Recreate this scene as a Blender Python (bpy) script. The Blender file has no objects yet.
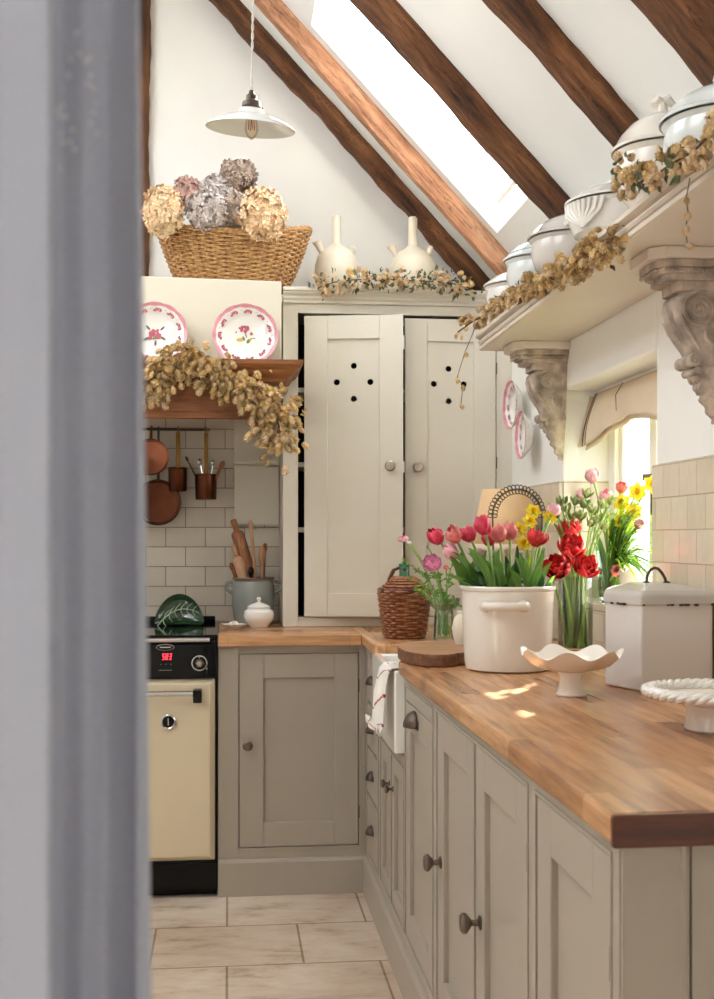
import bpy, bmesh, math, random
from mathutils import Vector, Matrix, Euler
rnd = random.Random(7)
C = bpy.context.scene.collection
PI = math.pi
WX, WY, EYE = 1.08, 4.85, 1.233          # right wall, back wall, eye height

# ------------------------------------------------------------------ helpers
def lin(c):
    c = c / 255.0
    return c / 12.92 if c <= 0.04045 else ((c + 0.055) / 1.055) ** 2.4
def col(r, g, b): return (lin(r), lin(g), lin(b), 1)

class MB:
    """collects shapes and links them as ONE mesh object"""
    def __init__(s): s.v = []; s.f = []; s.m = []; s.cur = 0
    def add(s, vs, fs):
        o = len(s.v); s.v += [tuple(v) for v in vs]
        for f in fs: s.f.append(tuple(i + o for i in f)); s.m.append(s.cur)
        return s
    def box(s, x0, x1, y0, y1, z0, z1):
        v = [(x, y, z) for x in (x0, x1) for y in (y0, y1) for z in (z0, z1)]
        return s.add(v, [(0,1,3,2),(4,6,7,5),(0,4,5,1),(2,3,7,6),(0,2,6,4),(1,5,7,3)])
    def prism(s, poly, axis, a, b):
        """poly 2-D points; axis 'x': (y,z), 'y': (x,z), 'z': (x,y)"""
        def mk(p, t):
            return {'x': (t, p[0], p[1]), 'y': (p[0], t, p[1]), 'z': (p[0], p[1], t)}[axis]
        n = len(poly); v = [mk(p, a) for p in poly] + [mk(p, b) for p in poly]
        f = [tuple(range(n)), tuple(range(2*n-1, n-1, -1))] + [(i, i+n, (i+1) % n + n, (i+1) % n) for i in range(n)]
        return s.add(v, f)
    def lathe(s, prof, c=(0,0,0), n=32, M=None, wob=None):
        """prof list of (r,z) ; closed at axis where r==0"""
        vs = []; fs = []; k = len(prof)
        for i in range(n):
            a = 2*PI*i/n
            for j, (r, z) in enumerate(prof):
                rr, zz = (r, z) if wob is None else wob(a, r, z, j)
                p = Vector((rr*math.cos(a), rr*math.sin(a), zz))
                if M: p = M @ p
                vs.append((p.x+c[0], p.y+c[1], p.z+c[2]))
        for i in range(n):
            i2 = (i+1) % n
            for j in range(k-1):
                fs.append((i*k+j, i2*k+j, i2*k+j+1, i*k+j+1))
        return s.add(vs, fs)
    def tube(s, path, r, n=8, cap=True, sx=1.0):
        """r number or list; sx squashes the section sideways"""
        P = [Vector(p) for p in path]; k = len(P)
        R = r if isinstance(r, (list, tuple)) else [r]*k
        vs = []; up = Vector((0,0,1)); prev = None
        for i, p in enumerate(P):
            t = (P[min(i+1,k-1)] - P[max(i-1,0)])
            if t.length < 1e-9: t = Vector((0,0,1))
            t.normalize()
            if prev is None:
                a = up if abs(t.z) < .9 else Vector((1,0,0))
                u = t.cross(a).normalized()
            else:
                u = (prev - t*prev.dot(t))
                u = u.normalized() if u.length > 1e-6 else t.orthogonal().normalized()
            prev = u; w = t.cross(u)
            for q in range(n):
                a = 2*PI*q/n
                vs.append(p + u*(R[i]*math.cos(a)) + w*(R[i]*sx*math.sin(a)))
        fs = [(i*n+q, i*n+(q+1)%n, (i+1)*n+(q+1)%n, (i+1)*n+q) for i in range(k-1) for q in range(n)]
        if cap: fs += [tuple(range(n-1,-1,-1)), tuple(range((k-1)*n, k*n))]
        return s.add(vs, fs)
    def ring(s, path, r, n=6, sx=1.0):
        """closed tube along a closed path"""
        P = [Vector(p) for p in path]; k = len(P); vs = []
        for i, p in enumerate(P):
            t = (P[(i+1)%k] - P[i-1]).normalized()
            a = Vector((0,0,1)) if abs(t.z) < .9 else Vector((1,0,0))
            u = t.cross(a).normalized(); w = t.cross(u)
            for q in range(n):
                an = 2*PI*q/n
                vs.append(p + u*(r*math.cos(an)) + w*(r*sx*math.sin(an)))
        return s.add(vs, [(i*n+q, i*n+(q+1)%n, ((i+1)%k)*n+(q+1)%n, ((i+1)%k)*n+q) for i in range(k) for q in range(n)])
    def grid(s, fn, nu, nv):
        vs = [fn(i/nu, j/nv) for i in range(nu+1) for j in range(nv+1)]
        return s.add(vs, [(i*(nv+1)+j, (i+1)*(nv+1)+j, (i+1)*(nv+1)+j+1, i*(nv+1)+j+1) for i in range(nu) for j in range(nv)])
    def ball(s, c, r, nu=10, nv=6, sq=(1,1,1)):
        vs = [(c[0], c[1], c[2]-r*sq[2])]
        for j in range(1, nv):
            b = -PI/2 + PI*j/nv
            for i in range(nu):
                a = 2*PI*i/nu
                vs.append((c[0]+r*sq[0]*math.cos(b)*math.cos(a), c[1]+r*sq[1]*math.cos(b)*math.sin(a), c[2]+r*sq[2]*math.sin(b)))
        vs.append((c[0], c[1], c[2]+r*sq[2])); L = len(vs)-1; fs = []
        for i in range(nu):
            i2 = (i+1) % nu
            fs.append((0, 1+i2, 1+i)); fs.append((L, 1+(nv-2)*nu+i, 1+(nv-2)*nu+i2))
            for j in range(nv-2):
                fs.append((1+j*nu+i, 1+j*nu+i2, 1+(j+1)*nu+i2, 1+(j+1)*nu+i))
        return s.add(vs, fs)
    def build(s, name, mat, parent=None, world=False, smooth=True, bevel=0, seg=2, solid=0, sub=0, loc=None, auto=35):
        me = bpy.data.meshes.new(name)
        vs = s.v
        if world and parent is not None:
            inv = wmat(parent).inverted(); vs = [tuple(inv @ Vector(v)) for v in vs]
        if loc is not None: vs = [(v[0]-loc[0], v[1]-loc[1], v[2]-loc[2]) for v in vs]
        me.from_pydata(vs, [], s.f)
        mats = mat if isinstance(mat, (list, tuple)) else [mat]
        for m in mats: me.materials.append(m)
        if len(mats) > 1: me.polygons.foreach_set('material_index', s.m)
        bm = bmesh.new(); bm.from_mesh(me)
        bmesh.ops.recalc_face_normals(bm, faces=bm.faces)
        bm.to_mesh(me); bm.free()
        if smooth:
            me.polygons.foreach_set('use_smooth', [True]*len(me.polygons))
            me.update()
            try: me.set_sharp_from_angle(angle=math.radians(auto))
            except Exception: pass
        o = bpy.data.objects.new(name, me); C.objects.link(o)
        if loc is not None: o.location = loc
        if parent is not None: o.parent = parent
        if bevel:
            b = o.modifiers.new('bevel', 'BEVEL'); b.width = bevel; b.segments = seg; b.limit_method = 'ANGLE'; b.angle_limit = math.radians(40)
        if solid:
            m = o.modifiers.new('solid', 'SOLIDIFY'); m.thickness = solid; m.offset = 0
        if sub:
            m = o.modifiers.new('sub', 'SUBSURF'); m.levels = sub; m.render_levels = sub
        return o

def wmat(o):
    M = Matrix.LocRotScale(o.location, o.rotation_euler, o.scale)
    return wmat(o.parent) @ M if o.parent else M
def tag(o, label=None, cat=None, group=None, kind=None):
    if label: o['label'] = label
    if cat: o['category'] = cat
    if group: o['group'] = group
    if kind: o['kind'] = kind
    return o
def thing(name, loc, label, cat, group=None, rz=0):
    o = bpy.data.objects.new(name, None); C.objects.link(o)
    o.empty_display_size = .05
    o.location = loc; o.rotation_euler = (0, 0, rz)
    return tag(o, label, cat, group)
def copy_tree(o, parent=None):
    c = o.copy(); C.objects.link(c); c.parent = parent
    for ch in list(o.children): copy_tree(ch, c)
    return c
def struct(o): o['kind'] = 'structure'; return o
def bez(a, b, c, n=10):
    a, b, c = Vector(a), Vector(b), Vector(c)
    return [a*(1-t)**2 + b*2*t*(1-t) + c*t*t for t in [i/n for i in range(n+1)]]
def basis(d, roll=0):
    z = Vector(d).normalized(); x = z.orthogonal().normalized(); y = z.cross(x)
    M = Matrix((x, y, z)).transposed().to_4x4()
    return M @ Matrix.Rotation(roll, 4, 'Z')

# ------------------------------------------------------------------ materials
def new_mat(name):
    m = bpy.data.materials.new(name); m.use_nodes = True
    nt = m.node_tree; b = nt.nodes['Principled BSDF']
    return m, nt, b
def N(nt, t, **k):
    n = nt.nodes.new(t)
    for a, v in k.items(): setattr(n, a, v)
    return n
def coords(nt, scale=(1,1,1), rot=(0,0,0), src='Object'):
    tc = N(nt, 'ShaderNodeTexCoord'); mp = N(nt, 'ShaderNodeMapping')
    mp.inputs['Scale'].default_value = scale; mp.inputs['Rotation'].default_value = rot
    nt.links.new(tc.outputs[src], mp.inputs[0]); return mp.outputs[0]
def ramp(nt, fac, stops):
    r = N(nt, 'ShaderNodeValToRGB'); e = r.color_ramp.elements
    e[0].position, e[0].color = stops[0]; e[1].position, e[1].color = stops[-1]
    for p, c in stops[1:-1]:
        x = e.new(p); x.color = c
    nt.links.new(fac, r.inputs[0]); return r.outputs[0]
def bump(nt, b, h, strength=.2, dist=.01):
    n = N(nt, 'ShaderNodeBump'); n.inputs['Strength'].default_value = strength; n.inputs['Distance'].default_value = dist
    nt.links.new(h, n.inputs['Height']); nt.links.new(n.outputs[0], b.inputs['Normal'])
def noise(nt, vec, scale, detail=4, rough=.5):
    n = N(nt, 'ShaderNodeTexNoise'); n.inputs['Scale'].default_value = scale
    n.inputs['Detail'].default_value = detail; n.inputs['Roughness'].default_value = rough
    nt.links.new(vec, n.inputs['Vector']); return n.outputs[0]
def mix(nt, f, a, b_, mode='MIX'):
    m = N(nt, 'ShaderNodeMix', data_type='RGBA', blend_type=mode)
    for s, v in ((0, f), (6, a), (7, b_)):
        if isinstance(v, bpy.types.NodeSocket): nt.links.new(v, m.inputs[s])
        else: m.inputs[s].default_value = v
    return m.outputs[2]
def scl(c, k): return (min(c[0]*k, 1), min(c[1]*k, 1), min(c[2]*k, 1), 1)
def plain(name, c, rough=.5, metal=0, var=.12, vscale=6, bmp=0, bscale=40, spec=.5, coat=0, stretch=(1,1,1), sheen=0, sss=0, thin=0):
    m, nt, b = new_mat(name)
    v = coords(nt, stretch)
    f = noise(nt, v, vscale, 4)
    cc = ramp(nt, f, [(.3, scl(c, 1-var)), (.7, scl(c, 1+var*.6))])
    nt.links.new(cc, b.inputs['Base Color'])
    b.inputs['Roughness'].default_value = rough; b.inputs['Metallic'].default_value = metal
    b.inputs['Specular IOR Level'].default_value = spec
    b.inputs['Coat Weight'].default_value = coat
    b.inputs['Sheen Weight'].default_value = sheen
    if sss:
        b.inputs['Subsurface Weight'].default_value = sss; b.inputs['Subsurface Scale'].default_value = .01
    if bmp: bump(nt, b, noise(nt, v, bscale, 5), bmp, .004)
    if thin:          # light glows through leaves and petals
        tl = N(nt, 'ShaderNodeBsdfTranslucent'); nt.links.new(cc, tl.inputs[0])
        mx = N(nt, 'ShaderNodeMixShader'); mx.inputs[0].default_value = thin
        nt.links.new(b.outputs[0], mx.inputs[1]); nt.links.new(tl.outputs[0], mx.inputs[2]); nt.links.new(mx.outputs[0], nt.nodes['Material Output'].inputs[0])
    return m
def wood(name, dark, mid, light, along=(1,12,12), scale=3, rough=.5, bmp=.25, coat=0, dist=.006, cracks=False):
    m, nt, b = new_mat(name)
    v = coords(nt, along)
    n1 = noise(nt, v, scale, 8, .65)
    n2 = noise(nt, coords(nt, tuple(a*3 for a in along)), scale*2, 4, .6)
    c = ramp(nt, n1, [(.28, dark), (.5, mid), (.72, light)])
    c2 = ramp(nt, n2, [(.35, (.62,.62,.62,1)), (.6, (1,1,1,1))])
    cc = mix(nt, .6, c, c2, 'MULTIPLY')
    if cracks:
        n3 = noise(nt, coords(nt, (.8,16,16)), 2.3, 5, .6)
        k = ramp(nt, n3, [(.485, (1,1,1,1)), (.5, (.16,.12,.10,1)), (.515, (1,1,1,1))])
        n4 = noise(nt, coords(nt, (1.2,2,2)), 2.6, 3)
        cc = mix(nt, .8, cc, k, 'MULTIPLY'); cc = mix(nt, .8, cc, ramp(nt, n4, [(.35, (.55,.5,.46,1)), (.62, (1,1,1,1))]), 'MULTIPLY')
    nt.links.new(cc, b.inputs['Base Color']); b.inputs['Roughness'].default_value = rough
    b.inputs['Coat Weight'].default_value = coat
    bump(nt, b, n1, bmp, dist)
    return m
def brick(name, ux, uz, bw, bh, mortar, c1, c2, cm, rough=.15, off=.5, wav=.15, bstr=.5, detail=None, shift=(0,0), tint=None, tilt=0, roughvar=False):
    """tiles in the plane spanned by object axes ux, uz ('X','Y','Z')"""
    m, nt, b = new_mat(name)
    tc = N(nt, 'ShaderNodeTexCoord'); sp = N(nt, 'ShaderNodeSeparateXYZ'); cb = N(nt, 'ShaderNodeCombineXYZ')
    nt.links.new(tc.outputs['Object'], sp.inputs[0])
    def off_(sock, d):
        a = N(nt, 'ShaderNodeMath', operation='ADD'); a.inputs[1].default_value = d; nt.links.new(sock, a.inputs[0]); return a.outputs[0]
    nt.links.new(off_(sp.outputs[ux], shift[0]), cb.inputs[0]); nt.links.new(off_(sp.outputs[uz], shift[1]), cb.inputs[1])
    t = N(nt, 'ShaderNodeTexBrick'); t.offset = off; t.squash = 1
    t.inputs['Scale'].default_value = 1; t.inputs['Brick Width'].default_value = bw; t.inputs['Row Height'].default_value = bh
    t.inputs['Mortar Size'].default_value = mortar; t.inputs['Mortar Smooth'].default_value = .3
    t.inputs['Color1'].default_value = c1; t.inputs['Color2'].default_value = c2; t.inputs['Mortar'].default_value = cm
    nt.links.new(cb.outputs[0], t.inputs['Vector'])
    cc = t.outputs['Color']
    if detail: cc = detail(nt, tc, cc, t)
    nt.links.new(cc, b.inputs['Base Color'])
    rr = N(nt, 'ShaderNodeMapRange'); rr.inputs[3].default_value = rough; rr.inputs[4].default_value = .8
    nt.links.new(t.outputs['Fac'], rr.inputs[0]); nt.links.new(rr.outputs[0], b.inputs['Roughness'])
    # height: tiles proud of the grout, gently wavy glaze
    inv = N(nt, 'ShaderNodeMath', operation='SUBTRACT'); inv.inputs[0].default_value = 1
    nt.links.new(t.outputs['Fac'], inv.inputs[1])
    wv = noise(nt, tc.outputs['Object'], 14, 2)
    ad = N(nt, 'ShaderNodeMath', operation='MULTIPLY_ADD'); ad.inputs[1].default_value = wav*8
    nt.links.new(wv, ad.inputs[0]); nt.links.new(inv.outputs[0], ad.inputs[2])
    bump(nt, b, ad.outputs[0], bstr, .003)
    return m

M = {}
M['plaster'] = plain('lime_plaster', col(239,238,234), .9, var=.05, vscale=2, bmp=.25, bscale=9)
M['plaster_roof'] = plain('roof_plaster', col(236,236,233), .9, var=.04, vscale=2, bmp=.2, bscale=7)
M['upper_paint'] = plain('cream_cabinet_paint', col(218,213,200), .42, var=.03, vscale=4, bmp=.04, bscale=60)
M['lower_paint'] = plain('darker_cabinet_tone', col(168,158,145), .42, var=.035, vscale=4, bmp=.04, bscale=60)  # darker tone than the tall cupboard's
M['hood_paint'] = plain('hood_cream_paint', col(226,219,202), .6, var=.02)
M['shelf_paint'] = plain('stone_shelf_paint', col(216,204,190), .45, var=.03)
M['dark'] = plain('cupboard_inner_shade', col(40,34,30), .8)  # shade inside the tall cupboard, put into the colour
M['oak'] = wood('mantel_oak', col(112,66,36), col(150,94,56), col(176,118,74), (1,10,10), 3, .45, .12)
M['beam'] = wood('old_beam_oak', col(38,22,13), col(118,74,42), col(172,118,74), (1,7,7), 3.4, .8, .9, dist=.03, cracks=True)
M['beam_lit'] = wood('skylit_beam', col(132,84,56), col(206,148,112), col(232,186,150), (1,7,7), 3.2, .75, .8, dist=.03, cracks=True)  # paler wood tone carries the roof light's brightness on this rafter
M['board'] = wood('walnut_board', col(72,42,26), col(120,76,48), col(158,108,72), (1,9,9), 6, .5, .1)
M['boardtop'] = wood('walnut_board_top', col(120,78,50), col(168,122,86), col(194,152,112), (1,9,9), 6, .45, .1)
M['utensil'] = wood('utensil_wood', col(112,66,38), col(150,96,60), col(182,128,86), (9,9,1), 10, .55, .08)
M['utensil_pale'] = wood('pale_utensil_wood', col(168,120,86), col(196,152,118), col(216,178,146), (9,9,1), 10, .55, .08)
M['wicker'] = wood('willow_wicker', col(120,82,46), col(190,146,92), col(230,196,144), (6,6,6), 14, .6, .2)
M['wicker_dark'] = wood('brown_wicker', col(92,50,30), col(158,98,62), col(198,136,92), (6,6,6), 14, .5, .2)
M['wicker_rim'] = plain('red_wicker', col(92,44,30), .5, var=.3, vscale=30)
M['ceramic'] = plain('white_glaze', col(236,233,228), .12, var=.02, coat=.4)
M['ceramic_warm'] = plain('cream_glaze', col(236,229,219), .2, var=.03, vscale=3, coat=.3)
M['ceramic_grey'] = plain('grey_white_glaze', col(214,208,202), .14, var=.04, coat=.4)
M['ceramic_blue'] = plain('blue_white_glaze', col(222,227,227), .14, var=.04, coat=.4)
M['stoneware'] = plain('raw_cream_stoneware', col(224,215,195), .6, var=.08, vscale=9, bmp=.1)
M['crock'] = plain('grey_stoneware', col(142,146,142), .25, var=.08, vscale=10, coat=.3)
M['crock_rim'] = plain('brown_crock_rim', col(120,92,72), .4)
M['pot'] = plain('crazed_cream_enamel', col(228,221,211), .22, var=.05, vscale=5, bmp=.05, bscale=18, coat=.3)
M['enamel'] = plain('grey_enamel', col(206,200,196), .25, var=.03, vscale=3, coat=.3)
M['enamel_worn'] = plain('worn_enamel_lid', col(190,184,178), .3, var=.12, vscale=12, bmp=.1)
M['rust'] = plain('rusty_chips', col(62,48,40), .8)
M['pewter'] = plain('pewter', col(184,174,160), .34, metal=1, var=.15, vscale=30)
M['pewter_dark'] = plain('dark_pewter', col(128,116,104), .38, metal=1, var=.15, vscale=30)
M['iron'] = plain('aged_iron', col(96,84,76), .5, metal=.8, var=.2, vscale=30)
M['copper'] = plain('copper', col(156,98,74), .28, metal=1, var=.2, vscale=12)
M['copper_dark'] = plain('tarnished_copper', col(96,56,40), .32, metal=1, var=.25, vscale=12)
M['brass'] = plain('aged_brass', col(150,108,56), .35, metal=1, var=.2, vscale=20)
M['chrome'] = plain('chrome', col(215,215,215), .14, metal=1, var=.02)
M['black'] = plain('black_enamel', col(7,7,8), .25, var=.1, spec=.25)
M['glassblack'] = plain('hob_glass', col(5,5,6), .06, var=.1, spec=.3)
M['oven_cream'] = plain('cream_oven_enamel', col(220,205,176), .25, var=.02, coat=.3)
M['oak_dark'] = wood('dark_worktop_end', col(60,24,13), col(92,42,22), col(118,58,32), (1,9,9), 6, .3, .08, coat=.3)
M['carved'] = plain('carved_weathered_wood', col(180,164,150), .8, var=.5, vscale=26, bmp=.9, bscale=60)
M['pink'] = plain('pink_transfer', col(224,150,164), .25, var=.18, vscale=40)
M['pink_print'] = plain('pink_print', col(192,92,112), .3, var=.25, vscale=60)
M['grey_print'] = plain('grey_print', col(110,96,92), .3, var=.3, vscale=60)
M['green_print'] = plain('green_print', col(122,142,84), .3, var=.2, vscale=60)
M['yellow_print'] = plain('yellow_print', col(214,176,88), .3)
M['linen'] = plain('cream_linen', col(226,208,184), .9, var=.05, vscale=8, bmp=.2, bscale=120)
M['stripe'] = plain('dark_trim', col(56,50,54), .9)
M['towel'] = plain('white_tea_towel', col(232,226,218), .95, var=.03, bmp=.3, bscale=160)
M['red_stripe'] = plain('red_towel_stripe', col(150,26,48), .9)
M['sink'] = plain('fireclay', col(240,238,232), .12, var=.02, coat=.4)
M['stem'] = plain('green_stem', col(136,170,84), .5, var=.2, vscale=20, sss=.0)
M['leaf'] = plain('tulip_leaf', col(116,162,74), .45, var=.25, vscale=14, thin=.35)
M['leaf_dark'] = plain('dark_leaf', col(58,98,54), .45, var=.25, vscale=14, thin=.35)
M['leaf_lime'] = plain('lime_leaf', col(176,206,52), .5, var=.2, vscale=14, thin=.35)
M['leaf_pale'] = plain('pale_bud_leaf', col(160,172,110), .5, var=.25, vscale=24, thin=.35)
M['petal_pink'] = plain('coral_pink_petal', col(232,72,102), .5, var=.3, vscale=26, stretch=(1,1,.4), thin=.15)
M['petal_salmon'] = plain('salmon_petal', col(242,136,134), .5, var=.25, vscale=26, thin=.15)
M['petal_red'] = plain('red_petal', col(236,58,60), .5, var=.45, vscale=30, thin=.15)
M['petal_pale'] = plain('pale_pink_petal', col(244,184,196), .5, var=.15, vscale=22, thin=.15)
M['petal_magenta'] = plain('ranunculus_pink', col(240,150,186), .55, var=.3, vscale=30, thin=.15)
M['petal_yellow'] = plain('daffodil_yellow', col(255,232,52), .5, var=.12, vscale=22, thin=.15)
M['petal_orange'] = plain('daffodil_cup', col(255,212,28), .5, var=.12, vscale=22, thin=.15)
M['hop_gold'] = plain('dried_hop_gold', col(234,208,160), .8, var=.3, vscale=30)
M['hop_olive'] = plain('dried_hop_olive', col(198,168,118), .8, var=.3, vscale=30)
M['hop_blush'] = plain('dried_hop_blush', col(230,204,168), .8, var=.25, vscale=30)
M['hop_leaf'] = plain('dried_hop_leaf', col(98,104,76), .8, var=.3, vscale=30)
M['hop_brown'] = plain('dried_hop_brown', col(112,82,60), .8, var=.3, vscale=30)
M['vine'] = plain('dry_vine', col(92,66,46), .8)
M['hyd_cream'] = plain('hydrangea_cream', col(240,212,174), .8, var=.22, vscale=26)
M['hyd_lilac'] = plain('hydrangea_lilac', col(210,199,194), .8, var=.25, vscale=26)
M['hyd_taupe'] = plain('hydrangea_taupe', col(196,176,160), .8, var=.3, vscale=26)
M['hyd_rose'] = plain('hydrangea_rose', col(208,172,160), .8, var=.25, vscale=26)
M['lamp_white'] = plain('opal_shade', col(242,244,243), .15, var=.02, coat=.4)
M['bark'] = plain('grey_bark', col(110,104,100), .9, var=.3, vscale=20)
M['grass'] = plain('garden_grass', col(120,140,80), .95, var=.3, vscale=6)
M['shade_cloth'] = plain('straw_lampshade', col(232,196,152), .9, var=.05, bmp=.3, bscale=120)
M['bead'] = plain('dark_beads', col(88,74,62), .35, metal=.5, var=.3, vscale=60)
M['window_paint'] = plain('window_white_paint', col(236,232,226), .4, var=.02)
M['green_glass_d'] = plain('green_bottle_glass', col(30,110,70), .1, var=.05, coat=.5)
M['cabbage'] = plain('cabbage_glaze', col(34,64,38), .15, var=.4, vscale=20, coat=.5)
M['cabbage_vein'] = plain('pale_vein', col(176,196,160), .3)
M['flex'] = plain('white_flex', col(220,216,208), .7)
M['soap'] = plain('sugar_cubes', col(238,228,220), .6, var=.1, vscale=40)

def glass(name, tint=(1,1,1,1), refl=.08, rough=0):
    """thin pane: mostly see-through with a fresnel sheen"""
    m = bpy.data.materials.new(name); m.use_nodes = True; nt = m.node_tree; nt.nodes.clear()
    out = N(nt, 'ShaderNodeOutputMaterial'); tr = N(nt, 'ShaderNodeBsdfTransparent'); gl = N(nt, 'ShaderNodeBsdfGlossy')
    tr.inputs[0].default_value = tint; gl.inputs['Roughness'].default_value = rough
    lw = N(nt, 'ShaderNodeLayerWeight'); lw.inputs[0].default_value = .25
    mr = N(nt, 'ShaderNodeMapRange'); mr.inputs[3].default_value = refl*.12; mr.inputs[4].default_value = .6
    nt.links.new(lw.outputs['Fresnel'], mr.inputs[0])
    mx = N(nt, 'ShaderNodeMixShader'); nt.links.new(mr.outputs[0], mx.inputs[0])
    nt.links.new(tr.outputs[0], mx.inputs[1]); nt.links.new(gl.outputs[0], mx.inputs[2]); nt.links.new(mx.outputs[0], out.inputs[0])
    return m
M['pane'] = glass('window_glass')
M['vase_glass'] = glass('vase_glass', (.93,.96,.93,1), .36)
M['water'] = glass('vase_water', (.90,.96,.80,1), .05)
M['bulb'] = glass('bulb_glass', (1,.93,.85,1), .15)

# butcher block worktop
def worktop_mat(name, ux, uy, k=1.0):
    def det(nt, tc, cc, t):
        sc_ = (2.2, 26, 26) if ux == 'X' else (26, 2.2, 26)
        n1 = noise(nt, coords(nt, sc_), 2.2, 6, .6)
        g = ramp(nt, n1, [(.3, (.50,.44,.38,1)), (.60, (1.08,1.08,1.08,1))])
        return mix(nt, .85, cc, g, 'MULTIPLY')
    return brick(name, ux, uy, .42, .045, .0006, scl(col(214,164,118), k), scl(col(166,114,74), k), col(140,92,58), rough=.27, off=.37, wav=.02, bstr=.15, detail=det)
M['worktop_x'] = worktop_mat('oak_block_worktop', 'X', 'Y')
M['worktop_y'] = worktop_mat('oak_block_worktop_long', 'Y', 'X')
def floor_det(nt, tc, cc, t):
    v = coords(nt, (1,2.2,1), (0,0,.35))
    n1 = noise(nt, v, 5, 8, .7)
    n0 = noise(nt, coords(nt), 2.3, 4)
    g = ramp(nt, n1, [(.33, (.50,.40,.32,1)), (.45, (.86,.81,.75,1)), (.6, (1,1,1,1)), (.8, (1.0,.95,.88,1))])
    g2 = ramp(nt, n0, [(.3, (.78,.73,.68,1)), (.7, (1,1,1,1))])
    return mix(nt, .9, mix(nt, .95, cc, g, 'MULTIPLY'), g2, 'MULTIPLY')
M['floor'] = brick('limestone_flags', 'X', 'Y', .444, .358, .004, col(226,212,196), col(216,198,180), col(164,144,122), rough=.38, off=.5, wav=.05, bstr=.5, detail=floor_det, shift=(4.443+.222, -.253))
def tdet(nt, tc, cc, t):
    n0 = noise(nt, coords(nt), 9, 3)
    return mix(nt, .5, cc, ramp(nt, n0, [(.3, (.88,.87,.85,1)), (.7, (1,1,1,1))]), 'MULTIPLY')
M['tile_back'] = brick('metro_tiles', 'X', 'Z', .157, .0785, .0016, col(222,214,200), col(212,203,188), col(118,104,90), rough=.14, off=.5, wav=.12, bstr=.6, detail=tdet, shift=(3.14+.09, -.02))
M['tile_side'] = brick('handmade_tiles', 'Y', 'Z', .106, .08, .0014, col(226,214,192), col(214,201,178), col(176,160,136), rough=.07, off=.5, wav=.16, bstr=.7, detail=tdet, shift=(.05, -.053))
M['tile_reveal'] = brick('handmade_tiles_reveal', 'X', 'Z', .106, .08, .0014, col(226,214,192), col(214,201,178), col(176,160,136), rough=.07, off=.5, wav=.16, bstr=.7, detail=tdet, shift=(.05, -.053))

# translucent linen for the foreground curtain
def curtain_mat():
    m = bpy.data.materials.new('grey_linen_voile'); m.use_nodes = True; nt = m.node_tree
    b = nt.nodes['Principled BSDF']; out = nt.nodes['Material Output']
    v = coords(nt, (1,1,1)); n1 = noise(nt, coords(nt, (90,90,300)), 3, 3)
    c = ramp(nt, n1, [(.3, col(166,171,186)), (.7, col(186,190,204))])
    nt.links.new(c, b.inputs['Base Color']); b.inputs['Roughness'].default_value = .95
    tl = N(nt, 'ShaderNodeBsdfTranslucent'); tl.inputs[0].default_value = col(200,202,214)
    mx = N(nt, 'ShaderNodeMixShader'); mx.inputs[0].default_value = .25
    nt.links.new(b.outputs[0], mx.inputs[1]); nt.links.new(tl.outputs[0], mx.inputs[2]); nt.links.new(mx.outputs[0], out.inputs[0])
    bump(nt, b, n1, .3, .002)
    return m
M['curtain'] = curtain_mat()
def emis(name, c, s):
    m, nt, b = new_mat(name); b.inputs['Base Color'].default_value = (0,0,0,1)
    b.inputs['Emission Color'].default_value = c; b.inputs['Emission Strength'].default_value = s
    return m
M['led'] = emis('red_led', (1,.03,.05,1), 2.0)
# ------------------------------------------------------------------ room shell
XL, YF = -1.95, -1.25
def ceil_z(x): return 3.409 - 1.07*x
XR = -0.42                                    # ridge
b = MB().box(XL-.2, WX+.5, YF, WY+.3, -.1, 0)
struct(b.build('floor', M['floor'], smooth=False))
# back wall (gable)
g = MB().prism([(XL,0),(WX+.3,0),(WX+.3,ceil_z(WX)+.05),(WX,ceil_z(WX)+.1),(XR,ceil_z(XR)+.1),(XL,ceil_z(2*XR-XL)+.1)], 'y', WY, WY+.25)
struct(g.build('wall_back', M['plaster'], smooth=False))
FILL_OPENING = (-1.0, -.1, 1.05, 1.65)  # added unseen opening that lights the curtain's front fold
struct(MB().box(XL-.2, XL, YF, FILL_OPENING[0], 0, ceil_z(2*XR-XL)+.3).box(XL-.2, XL, FILL_OPENING[1], WY+.25, 0, ceil_z(2*XR-XL)+.3).box(XL-.2, XL, FILL_OPENING[0], FILL_OPENING[1], 0, FILL_OPENING[2]).box(XL-.2, XL, FILL_OPENING[0], FILL_OPENING[1], FILL_OPENING[3], ceil_z(2*XR-XL)+.3).build('wall_left', M['plaster'], smooth=False))
# right wall with window recess: Y 2.94..3.80, z 1.02..1.715
WY0, WY1, WZ0, WZ1, RT = 2.945, 3.80, 1.02, 1.712, .26
zt = ceil_z(WX)+.12
w = MB()
w.box(WX, WX+RT, YF, WY0, 0, zt); w.box(WX, WX+RT, WY1, WY+.25, 0, zt)
w.box(WX, WX+RT, WY0, WY1, 0, WZ0); w.box(WX, WX+RT, WY0, WY1, WZ1, zt)
struct(w.build('wall_right', M['plaster'], smooth=False, bevel=.006))
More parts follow.
